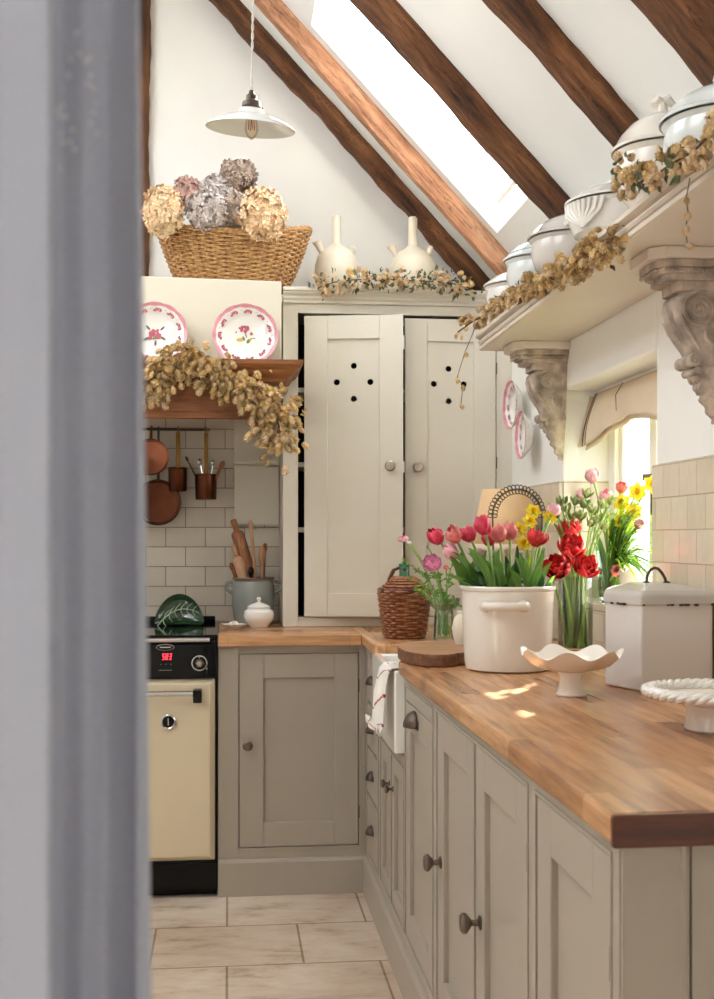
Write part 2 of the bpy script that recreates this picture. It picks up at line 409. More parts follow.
# sloping ceiling right, with roof light hole
SY0, SY1, SX0, SX1 = 3.86, 4.335, .30, .985
def slab(mb, x0, x1, y0, y1, th=.06, f=ceil_z):
    v = []
    for x in (x0, x1):
        for y in (y0, y1):
            for t in (0, th*1.44): v.append((x, y, f(x)+t))
    mb.add(v, [(0,1,3,2),(4,6,7,5),(0,4,5,1),(2,3,7,6),(0,2,6,4),(1,5,7,3)])
c = MB()
slab(c, XR, SX0, YF, WY+.25); slab(c, SX1, WX+RT, YF, WY+.25)
slab(c, SX0, SX1, YF, SY0); slab(c, SX0, SX1, SY1, WY+.25)
struct(c.build('ceiling', M['plaster_roof'], smooth=False))
lslope = lambda x: ceil_z(2*XR-x)
c = MB(); slab(c, XL-.2, -1.65, YF, WY+.25, f=lslope); slab(c, -.75, XR, YF, WY+.25, f=lslope)
HOLES = ((.9, 2.1), (2.7, 4.1)); ys = [YF]+[y for h in HOLES for y in h]+[WY+.25]  # added roof openings, unseen, bringing light in from above
for a, b_ in zip(ys[0::2], ys[1::2]): slab(c, -1.65, -.75, a, b_, f=lslope)
struct(c.build('ceiling_left', M['plaster_roof'], smooth=False))
struct(MB().box(XL, WX+.3, YF-.15, YF, 0, 5).build('wall_rear', M['plaster'], smooth=False))
for k, (a, b_) in enumerate(HOLES):
    q = thing('window_%d' % (3+k), (0,0,0), 'unseen roof light added in the opposite slope to light the room', 'window'); q['kind'] = 'structure'
    m = MB()
    for x0, x1, y0, y1 in ((-1.65,-1.61,a,b_),(-.79,-.75,a,b_),(-1.61,-.79,a,a+.04),(-1.61,-.79,b_-.04,b_)):
        v = [(x, y, lslope(x)+t) for x in (x0, x1) for y in (y0, y1) for t in (.09, .15)]
        m.add(v, [(0,1,3,2),(4,6,7,5),(0,4,5,1),(2,3,7,6),(0,2,6,4),(1,5,7,3)])
    m.build('window_frame', M['window_paint'], q, smooth=False)
# roof light: sash frame + glass on top of the hole
rt = thing('window_2', (0,0,0), 'narrow roof light between the rafters in the sloping ceiling', 'window'); rt['kind'] = 'structure'
def up(x, t): return ceil_z(x) + t*1.44
fr = MB()
def slopebar(mb, x0, x1, y0, y1, t0, t1):
    v = [(x, y, up(x, t)) for x in (x0, x1) for y in (y0, y1) for t in (t0, t1)]
    mb.add(v, [(0,1,3,2),(4,6,7,5),(0,4,5,1),(2,3,7,6),(0,2,6,4),(1,5,7,3)])
slopebar(fr, SX0, SX1, SY1-.012, SY1, .062, .085); slopebar(fr, SX0, SX1, SY0, SY0+.012, .062, .085)
slopebar(fr, SX0, SX0+.012, SY0+.012, SY1-.012, .062, .085); slopebar(fr, SX1-.012, SX1, SY0+.012, SY1-.012, .062, .085)
fo = fr.build('window_frame', M['window_paint'], rt, smooth=False)
gp = MB(); slopebar(gp, SX0+.012, SX1-.012, SY0+.012, SY1-.012, .07, .073); gp.build('pane', M['pane'], fo, smooth=False)
# side window
wn = thing('window_1', (0,0,0), 'white casement window deep in the right wall recess', 'window'); wn['kind'] = 'structure'
WF = WX+.15
fr = MB()
for a in ((WY0, WY0+.06), (WY1-.07, WY1), (3.355, 3.415)): fr.box(WF, WF+.055, a[0], a[1], WZ0, WZ1)
for a in ((WZ0, WZ0+.05), (WZ1-.06, WZ1)):
    for y in ((WY0+.06, 3.355), (3.415, WY1-.07)): fr.box(WF, WF+.055, y[0], y[1], a[0], a[1])
fo = fr.build('window_frame', M['window_paint'], wn, smooth=False, bevel=.004)
sash = MB()
for (a, b_) in ((WY0+.06, 3.355), (3.415, WY1-.07)):
    sash.box(WF+.015, WF+.045, a, a+.035, WZ0+.05, WZ1-.06); sash.box(WF+.015, WF+.045, b_-.035, b_, WZ0+.05, WZ1-.06)
    sash.box(WF+.015, WF+.045, a+.035, b_-.035, WZ0+.05, WZ0+.09); sash.box(WF+.015, WF+.045, a+.035, b_-.035, WZ1-.10, WZ1-.06)
sash.build('sash', M['window_paint'], wn, smooth=False, bevel=.003)
gp = MB()
for (a, b_) in ((WY0+.09, 3.325), (3.445, WY1-.10)): gp.box(WF+.028, WF+.032, a, b_, WZ0+.09, WZ1-.1)
gp.build('pane', M['pane'], fo, smooth=False)
hd = MB().box(WF-.005, WF+.015, 3.378, 3.392, 1.30, 1.42).box(WF-.03, WF-.005, 3.378, 3.392, 1.40, 1.42)
hd.build('window_handle', M['iron'], wn, bevel=.003)
MB().box(WX-.012, WF, WY0+.001, WY1-.001, WZ0, WZ0+.022).build('window_sill', M['tile_side'], wn, smooth=False, bevel=.004)

# tiling on the back wall, beside the tall cupboard, and on the right wall
struct(MB().box(-.75, .23, WY-.012, WY, .9, 1.72).build('trim_1', M['tile_back'], smooth=False))
t = MB(); t.box(WX-.012, WX, 1.30, WY0, .90, 1.418); t.box(WX-.012, WX, WY1, 4.495, .90, 1.418); t.box(WX-.012, WX, WY0, WY1, .90, WZ0)
struct(t.build('trim_2', M['tile_side'], smooth=False, bevel=.003))
t = MB().box(WX, WF, WY1-.012, WY1, WZ0+.02, 1.418)
struct(t.build('trim_3', M['tile_reveal'], smooth=False))

# rafters
def timber(name, L, w, d, mat, seed, wob=.012):
    """beam along local +x, width along y, depth along -z"""
    r = random.Random(seed); n = 110; mb = MB(); vs = []
    ph = [r.uniform(0, 6) for _ in range(8)]
    sect = [(-.5, .2), (-.5, -.72), (-.38, -.95), (0, -1.02), (.36, -.96), (.5, -.7), (.5, .2)]
    for i in range(n+1):
        t = i/n*L
        dy = wob*(math.sin(t*3.1+ph[0])+.5*math.sin(t*9+ph[1])); dz = wob*.8*(math.sin(t*2.3+ph[2])+.5*math.sin(t*11+ph[3]))
        for k, (a, b_) in enumerate(sect):
            j = .35*wob*math.sin(t*23+ph[k % 8]*3+k)+.22*wob*math.sin(t*61+ph[(k+3) % 8]*5+2*k)
            vs.append((t, a*w+dy*(.6 if abs(a)>.1 else 1)+j, b_*d + (dz+j if b_ < 0 else 0)))
    k = len(sect)
    fs = [(i*k+q, (i+1)*k+q, (i+1)*k+(q+1)%k, i*k+(q+1)%k) for i in range(n) for q in range(k)]
    fs += [tuple(range(k)), tuple(range(n*k+k-1, n*k-1, -1))]
    mb.add(vs, fs)
    return mb.build(name, mat, auto=50)
ang = math.atan(1.07)
def rafter(yc, w, d, mat, seed, label, wob=.01):
    o = timber('roof_rafter', 2.45, w, d, mat, seed, wob)
    o.rotation_euler = (0, ang, 0); x0 = -.38
    o.location = (x0, yc, ceil_z(x0))
    tag(o, label, 'roof beam', 'rafters under the sloping ceiling'); return o
rafter(4.815, .095, .072, M['beam'], 1, 'dark wavy rafter lying against the back gable wall', .010)
rafter(4.425, .065, .072, M['beam_lit'], 2, 'straight rafter coloured as lit, on the back edge of the roof light', .003)
rafter(3.67, .12, .065, M['beam'], 3, 'dark rafter on the near edge of the roof light', .006)
rafter(3.0, .10, .065, M['beam'], 4, 'dark rafter meeting the ceiling above the middle tureens', .007)
rafter(2.45, .14, .075, M['beam'], 5, 'dark split rafter nearest the camera at the top right corner', .008)
# wall post
o = timber('wall_post', 1.86, .11, .05, M['beam'], 9, .006)
o.location = (-.365, WY, 1.88)
o.rotation_euler = Matrix(((0,1,0),(0,0,1),(1,0,0))).to_euler()
tag(o, 'upright old timber post on the back wall beside the curtain', 'wall post')

# outside: lawn and a bare tree beyond the window
gr = MB().box(1.6, 14, -4, 16, -.3, -.25); tag(gr.build('lawn', M['grass'], smooth=False), 'green lawn outside the window', 'lawn', kind='structure')
tr = thing('bare_tree', (3.3, 5.6, -.25), 'bare branched tree seen through the window', 'tree')
tb = MB(); tw = MB(); rt_ = random.Random(5)
tb.tube([(0,0,0),(.05,.02,.8),(0,.05,1.5),(.06,.1,2.2),(0,.1,3.0)], [.09,.075,.06,.045,.02], 8)
for i in range(46):
    z = rt_.uniform(.7, 2.9); a = rt_.uniform(0, 2*PI); L = rt_.uniform(.5, 1.1)
    p0 = Vector((.02, .06, z)); p1 = p0 + Vector((math.cos(a)*L*.5, math.sin(a)*L*.5, L*.25)); p2 = p0 + Vector((math.cos(a)*L, math.sin(a)*L, L*.45+rt_.uniform(-.1,.1)))
    pts = bez(p0, p1, p2, 6); tb.tube(pts, [.018*(1-.12*k) for k in range(7)], 5)
    for q in range(7):
        s_ = pts[rt_.randint(1, 6)]; e = s_ + Vector((rt_.uniform(-.25,.25), rt_.uniform(-.25,.25), rt_.uniform(-.02,.3)))
        tw.tube([s_, (s_+e)/2+Vector((rt_.uniform(-.04,.04),0,.02)), e], [.006,.005,.003], 4)
tb.build('trunk', M['bark'], tr); tw.build('twigs', M['bark'], tr)
hr = MB(); r3 = random.Random(11)
for i in range(1600):
    c_ = Vector((r3.uniform(3.9,4.6), r3.uniform(2.6, 9), r3.uniform(-.25, 1.25))); s_ = r3.uniform(.03,.07)
    Q = Euler((r3.uniform(0,6), r3.uniform(0,6), 0)).to_matrix()
    hr.add([c_+Q@Vector(v)*s_ for v in ((-1,0,0),(0,-.5,.1),(1,0,0),(0,.5,.1))], [(0,1,2,3)])
tag(hr.build('garden_hedge', M['leaf'], smooth=False), 'low green hedge beyond the window', 'hedge', kind='stuff')
# ------------------------------------------------------------------ cabinetry
def shaker(name, parent, x0, z0, w, h, mat, st=.062, t=.02, y=0, holes=None, rz=0):
    """inset frame-and-panel door; front at local y=0"""
    m = MB()
    m.box(0, st, 0, t, 0, h); m.box(w-st, w, 0, t, 0, h)
    m.box(st, w-st, 0, t, 0, st); m.box(st, w-st, 0, t, h-st, h)
    if not holes: m.box(st-.004, w-st+.004, .0115, t-.002, st-.004, h-st+.004)
    o = m.build(name, mat, parent, smooth=False, bevel=.0022)
    o.location = (x0, y, z0); o.rotation_euler = (0, 0, rz)
    if holes:
        cu = bpy.data.curves.new('panel_outline', 'CURVE'); cu.dimensions = '2D'; cu.fill_mode = 'BOTH'; cu.extrude = .0035
        def loop(pts):
            sp = cu.splines.new('POLY'); sp.points.add(len(pts)-1); sp.use_cyclic_u = True
            for p, q in zip(sp.points, pts): p.co = (q[0], q[1], 0, 1)
        loop([(st-.004, st-.004), (w-st+.004, st-.004), (w-st+.004, h-st+.004), (st-.004, h-st+.004)])
        for hx, hz in holes: loop([(hx+.0115*math.cos(-a*PI/10), hz+.0115*math.sin(-a*PI/10)) for a in range(20)])
        tmp = bpy.data.objects.new('tmp', cu); C.objects.link(tmp)
        bpy.context.view_layer.update()
        me = bpy.data.meshes.new_from_object(tmp.evaluated_get(bpy.context.evaluated_depsgraph_get()))
        bpy.data.objects.remove(tmp); me.name = 'panel'
        me.transform(Matrix.Translation((0, .0125, 0)) @ Matrix.Rotation(PI/2, 4, 'X'))
        me.materials.clear(); me.materials.append(mat)
        p = bpy.data.objects.new('panel', me); C.objects.link(p); p.parent = o
    return o
def knob(parent, x, z, y=0, mat=None, k=1.0):
    m = MB(); R = Matrix.Rotation(PI/2, 4, 'X')       # local z -> -y
    m.lathe([(0,-.001),(.012*k,0),(.0125*k,.003*k),(.006*k,.006*k),(.0055*k,.016*k),(.012*k,.021*k),(.0175*k,.026*k),(.018*k,.031*k),(.013*k,.036*k),(0,.0375*k)], (x, y, z), 20, R)
    return m.build('knob', mat or M['pewter_dark'], parent)
def cup_pull(parent, x, z, y=0, s=1.0):
    m = MB()
    def f(u, v):
        a = PI*u; w = .036*s
        b = v*PI/2
        return (x + w*math.cos(a)*math.sin(b)**.8 , y - .026*s*math.sin(a)*math.sin(b) - .002, z + .034*s*math.cos(b) - .014*s)
    m.grid(f, 16, 8)
    m.box(x-.04*s, x+.04*s, y-.003, y, z-.016*s, z+.002)
    return m.build('cup_pull', M['iron'], parent, solid=.002)
def hinge(parent, x, z, y=0):
    m = MB(); m.tube([(x, y-.001, z-.018), (x, y-.001, z+.018)], .0024, 8)
    m.ball((x, y-.001, z+.020), .0028, 6, 5); m.ball((x, y-.001, z-.020), .0028, 6, 5)
    return m.build('hinge', M['iron'], parent)
def bead(m, x0, x1, z0, z1, w=.006, p=.003):
    m.box(x0-w, x0, -p, 0, z0-w, z1+w); m.box(x1, x1+w, -p, 0, z0-w, z1+w)
    m.box(x0, x1, -p, 0, z1, z1+w); m.box(x0, x1, -p, 0, z0-w, z0)
def faceframe(m, W, zb, zt_, ops):
    """face frame around a row of full-height openings ops = [(x0,x1,z0,z1)], front y=0, 22 mm thick"""
    ops = sorted(ops); x = 0
    for (a, b_, z0, z1) in ops:
        m.box(x, a, 0, .022, zb, zt_); m.box(a, b_, 0, .022, zb, z0); m.box(a, b_, 0, .022, z1, zt_)
        x = b_
    m.box(x, W, 0, .022, zb, zt_)
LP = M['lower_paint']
PL = .127
def plinth(parent, x0, x1, proud=.012, back=.05):
    m = MB(); m.prism([(-proud, 0), (-proud, PL-.012), (-proud+.004, PL-.004), (-.002, PL), (back, PL), (back, 0)], 'x', x0, x1)
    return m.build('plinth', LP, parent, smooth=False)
Z0, Z1 = .163, .835
def base_unit(name, loc, W, D, doors, label, rz=0, top=.86, ct=None, drawers=None, back0=0):
    t = thing(name, loc, label, 'cabinet', rz=rz)
    m = MB(); faceframe(m, W, PL, top, [(a, b_, z0, z1) for a, b_, z0, z1 in doors])
    for a, b_, z0, z1 in doors: bead(m, a, b_, z0, z1)
    m.box(.0, W, .0225, D, PL, ct or top)
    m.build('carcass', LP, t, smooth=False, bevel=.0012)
    plinth(t, 0, W, back=D)
    return t
# back run: one cabinet beside the range cooker
t = base_unit('base_cabinet', (-.034, 4.156, 0), .512, .68, [(.070, .488, Z0, Z1)], 'low dark-toned cabinet with one panelled door right beside the range cooker')
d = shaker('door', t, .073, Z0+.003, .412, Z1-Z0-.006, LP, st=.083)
knob(d, .028, .355); hinge(t, .489, .72); hinge(t, .489, .28)
# right run; local x runs towards the camera, local y to the wall
RZ = -PI/2; DX = .478
t = base_unit('drawer_cabinet', (DX, 4.15, 0), .39, .58, [(.045, .345, Z0, Z1)], 'narrow stack of four cup-pull drawers in the inner corner', rz=RZ)
for z0, z1 in ((.163,.355),(.363,.515),(.523,.667),(.675,.835)):
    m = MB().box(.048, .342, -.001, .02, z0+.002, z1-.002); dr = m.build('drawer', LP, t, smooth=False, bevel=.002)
    cup_pull(dr, .195, (z0+z1)/2+.003, -.001, .8)
t = base_unit('sink_cabinet', (DX, 3.76, 0), .53, .58, [(.015, .263, Z0, .60), (.267, .515, Z0, .60)], 'two-door cabinet under the white butler sink', rz=RZ, top=.635)
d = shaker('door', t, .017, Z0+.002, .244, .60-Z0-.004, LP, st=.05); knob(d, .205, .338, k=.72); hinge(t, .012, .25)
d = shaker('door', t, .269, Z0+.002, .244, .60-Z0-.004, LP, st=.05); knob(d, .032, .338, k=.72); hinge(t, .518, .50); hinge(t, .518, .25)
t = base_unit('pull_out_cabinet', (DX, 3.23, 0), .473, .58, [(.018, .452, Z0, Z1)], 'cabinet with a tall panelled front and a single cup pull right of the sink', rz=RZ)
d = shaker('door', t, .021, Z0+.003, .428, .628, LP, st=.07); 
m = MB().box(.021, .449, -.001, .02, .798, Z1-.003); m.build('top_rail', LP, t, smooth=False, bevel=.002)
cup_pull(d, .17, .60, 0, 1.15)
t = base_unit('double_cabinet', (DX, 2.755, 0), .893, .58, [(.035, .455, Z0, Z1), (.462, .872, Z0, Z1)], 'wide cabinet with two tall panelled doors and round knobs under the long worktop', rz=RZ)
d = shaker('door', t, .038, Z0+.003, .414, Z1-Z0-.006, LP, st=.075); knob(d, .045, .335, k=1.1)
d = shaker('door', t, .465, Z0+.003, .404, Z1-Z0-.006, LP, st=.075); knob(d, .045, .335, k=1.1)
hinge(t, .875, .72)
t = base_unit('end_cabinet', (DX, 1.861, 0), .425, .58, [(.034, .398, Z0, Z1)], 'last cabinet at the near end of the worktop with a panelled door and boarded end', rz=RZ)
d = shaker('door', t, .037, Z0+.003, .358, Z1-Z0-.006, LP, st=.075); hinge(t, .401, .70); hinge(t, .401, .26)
m = MB(); xs = [0, .088, .186, .284, .382, .480, .578]
for a, b_ in zip(xs[:-1], xs[1:]):
    m.box(.4255, .437, a+.002, b_-.002, 0, .858)
    m.tube([(.437, b_-.010, 0), (.437, b_-.010, .858)], .003, 6)
m.box(.4252, .43, 0, .578, 0, .858)
m.build('end_panel', LP, t, smooth=False)

# worktops
m = MB().box(-.034, .4585, 4.124, 4.836, .861, .90)
tag(m.build('worktop', M['worktop_x'], bevel=.004, smooth=False), 'short oak block worktop beside the range cooker under the tall cupboard', 'worktop')
m = MB(); poly = [(.460,1.408),(1.066,1.408),(1.066,4.836),(.460,4.836),(.460,3.742),(.885,3.742),(.885,3.230),(.460,3.230)]
m.prism(poly, 'z', .861, .90)
wt = tag(m.build('worktop', M['worktop_y'], bevel=.007, smooth=False), 'long oak block worktop wrapping the sink and running towards the camera', 'worktop')
m = MB().box(.4585, 1.066, 1.395, 1.4075, .8605, .9003)
m.build('end_grain_edge', M['oak_dark'], wt, bevel=.003, smooth=False)

# butler sink
t = thing('butler_sink', (.45, 3.236, .645), 'white fireclay butler sink set into the worktop', 'sink')
m = MB(); X1, Y1, H, W = .425, .50, .226, .028
o8 = [(0,0,0),(X1,0,0),(X1,Y1,0),(0,Y1,0),(0,0,H),(X1,0,H),(X1,Y1,H),(0,Y1,H)]
i8 = [(W,W,H),(X1-W,W,H),(X1-W,Y1-W,H),(W,Y1-W,H),(W+.01,W+.01,.03),(X1-W-.01,W+.01,.03),(X1-W-.01,Y1-W-.01,.03),(W+.01,Y1-W-.01,.03)]
m.add(o8+i8, [(3,2,1,0),(0,1,5,4),(1,2,6,5),(2,3,7,6),(3,0,4,7)]+[(4+k,4+(k+1)%4,8+(k+1)%4,8+k) for k in range(4)]+[(8+k,8+(k+1)%4,12+(k+1)%4,12+k) for k in range(4)]+[(12,13,14,15)])
m.build('basin', M['sink'], t, bevel=.006, seg=3)
MB().lathe([(0,.0305),(.035,.0305),(.038,.034),(.03,.036),(0,.034)], (.21,.3,0), 20).build('drain', M['chrome'], t)
# tea towel over the sink rim
t = thing('tea_towel', (.45, 3.325, .87), 'white tea towel with dark red stripes hanging over the sink edge', 'tea towel')
path = [(.15,-.020),(.10,.006),(.05,.0065),(.012,.0085),(-.006,.007),(-.012,-.008),(-.013,-.04),(-.014,-.08),(-.016,-.12),(-.018,-.150),(-.027,-.166),(-.034,-.158),(-.034,-.138)]
def tw(u, v):
    k = u*(len(path)-1); i = min(int(k), len(path)-2); f = k-i
    px = path[i][0]*(1-f)+path[i+1][0]*f; pz = path[i][1]*(1-f)+path[i+1][1]*f
    hang = max(0, min(1, (u-.32)*4))
    y = -.085+.150*v
    out = (.020*v+.006*math.sin(v*11+u*1.5)+.007)*hang
    if u > .72: pz -= .022*(u-.72)/.28*(1-v)
    return (px-out, y, pz+.002*math.sin(v*14)*(1-hang))
m = MB(); m.grid(tw, 104, 66); m.m = []
for f in m.f:
    iu = f[0]//67; iv = f[0] % 67
    s_ = (iu - .15*iv + 3*math.sin(iv*.09)) % 19
    m.m.append(1 if (s_ < 1.5 and iu > 24) else 0)
m.build('cloth', [M['towel'], M['red_stripe']], t, solid=.003)
# tall cupboard on the worktop
UP = M['upper_paint']
CX0, CY = .205, 4.5
CW, CD, CZ0, CZ1 = 1.0795-CX0, .33, .9005, 2.112
t = thing('tall_cupboard', (CX0, CY, CZ0), 'tall cream two-door cupboard with a cornice standing on the back worktop', 'cupboard')
H = CZ1-CZ0
m = MB(); op = (.056, .815, .034, H-.035)
faceframe(m, CW, 0, H, [op]); bead(m, *op, w=.007)
m.build('face_frame', UP, t, smooth=False, bevel=.0012)
m = MB(); m.box(0, .02, .0225, CD, 0, H); m.box(CW-.02, CW, .0225, CD, 0, H); m.box(.02, CW-.02, .0225, CD, 0, .02); m.box(.02, CW-.02, .0225, CD, H-.02, H)
m.build('carcass', UP, t, smooth=False)
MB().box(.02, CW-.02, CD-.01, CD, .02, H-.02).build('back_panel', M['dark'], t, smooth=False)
for z in (.355, .60, .882):
    MB().box(.021, CW-.021, .03, CD-.011, z, z+.018).build('shelf', UP, t, smooth=False, bevel=.002)
# dark sheet standing in for shade inside the left side
MB().box(.0205, .0235, .03, CD-.011, .021, H-.021).build('shade_sheet', M['dark'], t, smooth=False)
DH = 2.068-.94
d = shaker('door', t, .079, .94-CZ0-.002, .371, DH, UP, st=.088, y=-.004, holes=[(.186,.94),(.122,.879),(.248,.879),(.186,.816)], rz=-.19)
knob(d, .325, .562, k=1.15, mat=M['pewter'])
MB().box(.3705, .376, 0, .012, 1.0, 1.05).build('catch', M['window_paint'], d, smooth=False)
MB().box(.3705, .376, 0, .012, .54, .58).build('catch', M['window_paint'], d, smooth=False)
d = shaker('door', t, .462, .94-CZ0-.002, .350, DH, UP, st=.086, y=.001, holes=[(.169,.94),(.112,.882),(.228,.882),(.169,.816)])
knob(d, .045, .562, k=1.15, mat=M['pewter']); 
for z in (.25, .62, .98): hinge(t, .816, z)
# cornice
prof = [(0,0),(-.012,.002),(-.012,.012),(-.020,.018),(-.020,.026),(-.032,.036),(-.032,.040),(-.040,.044),(-.040,.056),(0.0,.056)]
m = MB(); m.prism([(a, b_+H) for a, b_ in prof], 'x', 0, CW)
m.box(0, CW, 0.0005, CD, H, H+.02)
m.build('cornice', UP, t, smooth=False)

# small wall cupboard left of it
t = thing('wall_cabinet', (.024, 4.78, 1.285), 'small cream wall cabinet between the tiles and the tall cupboard', 'cabinet')
m = MB(); m.box(0, .178, .008, .057, 0, .43); m.build('body', UP, t, smooth=False, bevel=.002)
MB().box(.0, .178, -.002, .007, 0, .235).build('lower_panel', UP, t, smooth=False, bevel=.002)
MB().prism([(-.02,.262),(-.02,.25),(-.012,.24),(.007,.238),(.007,.262)], 'x', 0, .178).build('moulding', UP, t, smooth=False)

# cooker hood box + oak mantel
t = thing('chimney_hood', (-.85, 4.25, 1.8265), 'plain cream boxed cooker hood above the wooden mantel', 'cooker hood')
m = MB(); m.add([(0,0,0),(1.038,0,0),(1.038,0,.3145),(0,0,.3305),(0,.59,0),(1.038,.59,0),(1.038,.59,.3145),(0,.59,.3305)], [(0,1,2,3),(5,4,7,6),(0,4,5,1),(3,2,6,7),(0,3,7,4),(1,5,6,2)])
m.build('body', M['hood_paint'], t, smooth=False, bevel=.003)
t = thing('mantel_shelf', (-.85, 4.15, 1.65), 'orange-brown wooden mantel shelf over the range cooker', 'mantel')
m = MB()
pr_ = [(.055,.13),(.05,.142),(.032,.152),(.022,.168),(.008,.176),(0,.185),(0,.200),(.018,.200),(.018,.176)]
vs = []
for d_, z in pr_: vs += [(0, d_, z), (1.108-d_, d_, z), (1.108-d_, .345, z)]
k = len(pr_)
fs = [(3*i+q, 3*i+q+1, 3*i+q+4, 3*i+q+3) for i in range(k-1) for q in range(2)]
vs += [(0, .69, .13), (1.053, .69, .13), (0, .69, .176), (1.053, .69, .176), (1.053, .345, .13), (1.053, .345, .176)]
b0 = 3*k
fs += [(0, 1, b0+4, b0+1, b0), (3*k-3, 3*k-2, 3*k-1, b0+5, b0+3, b0+2), tuple([3*i+2 for i in range(k)]+[b0+5, b0+4]), (b0, b0+1, b0+3, b0+2), (b0+1, b0+4, b0+5, b0+3), tuple([3*i for i in range(k)]+[b0+2, b0])]
m.add(vs, fs)
m.build('cornice', M['oak'], t, smooth=False)
MB().box(0, .990, .062, .10, 0, .1295).build('front_board', M['oak'], t, smooth=False, bevel=.003)
MB().box(.960, .990, .101, .68, 0, .1295).build('side_board', M['oak'], t, smooth=False, bevel=.003)
MB().box(0, .993, .055, .061, 0, .022).build('lower_bead', M['oak'], t, smooth=False, bevel=.002)

# range cooker
t = thing('range_cooker', (-.80, 4.13, 0), 'black and cream range cooker with a red clock display', 'cooker')
m = MB(); m.box(0, .763, .02, .66, .03, .885); m.box(.05, .76, .06, .6, 0, .03)
m.build('body', M['black'], t, smooth=False, bevel=.003)
MB().box(-.004, .766, .0, .70, .886, .902).build('hob', M['glassblack'], t, smooth=False, bevel=.004)
m = MB(); m.box(.02, .75, .635, .66, .902, .925); m.build('rear_upstand', M['black'], t, smooth=False, bevel=.003)
MB().box(0, .762, 0, .0195, .756, .872).build('control_panel', M['glassblack'], t, smooth=False, bevel=.003)
m = MB(); m.tube([(0,-.03,.888),(.738,-.03,.888)], .008, 12)
m.box(.71,.738,-.03,-.0005,.882,.892); m.build('towel_rail', M['chrome'], t)
m = MB()
m.add([(.36,.019,.128),(.757,.019,.128),(.757,.019,.752),(.36,.019,.752),(.378,0,.146),(.739,0,.146),(.739,0,.734),(.378,0,.734)], [(0,1,5,4),(1,2,6,5),(2,3,7,6),(3,0,4,7),(4,5,6,7),(3,2,1,0)])
d = m.build('oven_door', M['oven_cream'], t, smooth=False, bevel=.003)
tag(d, 'cream enamel oven door')
m = MB(); m.tube([(.38,-.045,.708),(.70,-.045,.708)], .009, 14); h_ = m.build('handle', M['chrome'], d)
m = MB(); m.prism([(0,.72),(-.058,.72),(-.058,.70),(-.03,.672),(0,.690)], 'x', .682, .712); m.build('handle_bracket', M['black'], h_, smooth=False, bevel=.004)
R = Matrix.Rotation(PI/2, 4, 'X')
m = MB(); m.lathe([(.021,0),(.026,.002),(.027,.006),(.022,.009),(.019,.006)], (.598,-.0005,.607), 28, R); gz = m.build('gauge', M['chrome'], d)
MB().lathe([(0,.004),(.019,.004),(.019,0)], (.598,-.0005,.607), 24, R).build('gauge_face', M['black'], gz)
m = MB().box(.5965,.5995,-.007,-.0045,.596,.620); m.build('gauge_needle', M['chrome'], gz, smooth=False)
m = MB(); m.lathe([(.0235,0),(.0265,.001),(.0265,.004),(.0235,.005)], (.703,-.0005,.806), 28, R)
kr = m.build('knob', M['chrome'], t)
m = MB(); m.lathe([(0,.022),(.010,.021),(.014,.016),(.015,0)], (.703,-.0005,.806), 6, R); m.ball((.703,-.003,.824), .003, 8, 6); m.build('knob_grip', M['pewter'], kr)
m = MB()
def arc(cx, cz, a, b_, n=28): return [(cx+a*math.cos(2*PI*i/n), -.002, cz+b_*math.sin(2*PI*i/n)) for i in range(n)]
m.ring(arc(.588, .861, .030, .010), .0009, 6); m.box(.570,.606,-.0015,-.0003,.8595,.8625); m.build('oval_badge', M['chrome'], t)
# clock digits in seven-segment strokes
SEG = {'5': 'afgcd', '0': 'abcdef', '3': 'abgcd'}
m = MB(); dw, dh, th_ = .0075, .0095, .0022
for k, ch in enumerate('503'):
    ox = .577 + k*.0115 ; oz = .8185
    for s_ in SEG[ch]:
        sl = .0015
        bx = {'a': (0,dw,2*dh,2*dh+th_), 'd': (0,dw,0,th_), 'g': (0,dw,dh,dh+th_), 'b': (dw-th_,dw,dh,2*dh+th_), 'c': (dw-th_,dw,0,dh+th_), 'e': (0,th_,0,dh+th_), 'f': (0,th_,dh,2*dh+th_)}[s_]
        m.box(ox+bx[0]+sl*bx[2]/dh, ox+bx[1]+sl*bx[2]/dh, -.002, -.0004, oz+bx[2], oz+bx[3])
m.build('clock_digits', M['led'], t, smooth=False)
m = MB()
for x in (.573, .590, .607): m.ball((x, -.001, .803), .0017, 8, 5)
m.box(.566,.610,-.0012,-.0003,.7825,.7835)
m.build('clock_buttons', M['chrome'], t)
MB().ball((.728, -.001, .787), .003, 8, 5).build('power_lamp', M['chrome'], t)
MB().box(.0, .763, .015, .0195, .032, .12).build('kick_plate', M['black'], t, smooth=False, bevel=.002)

# high shelf on the right wall
t = thing('wall_shelf', (.83, -.2, 1.858), 'long stone-painted moulded shelf high on the right wall above the window', 'shelf')
m = MB(); L = 3.94+.2
prs = [(.248,0),(.010,0),(.002,.003),(.002,.013),(.012,.0135),(.012,.018),(.004,.020),(.0,.026),(.0,.030),(.010,.0305),(.010,.034),(-.004,.038),(-.010,.042),(-.010,.052),(.248,.052)]
m.prism(prs, 'y', 0, L)
m.build('shelf_board', M['shelf_paint'], t, smooth=False)

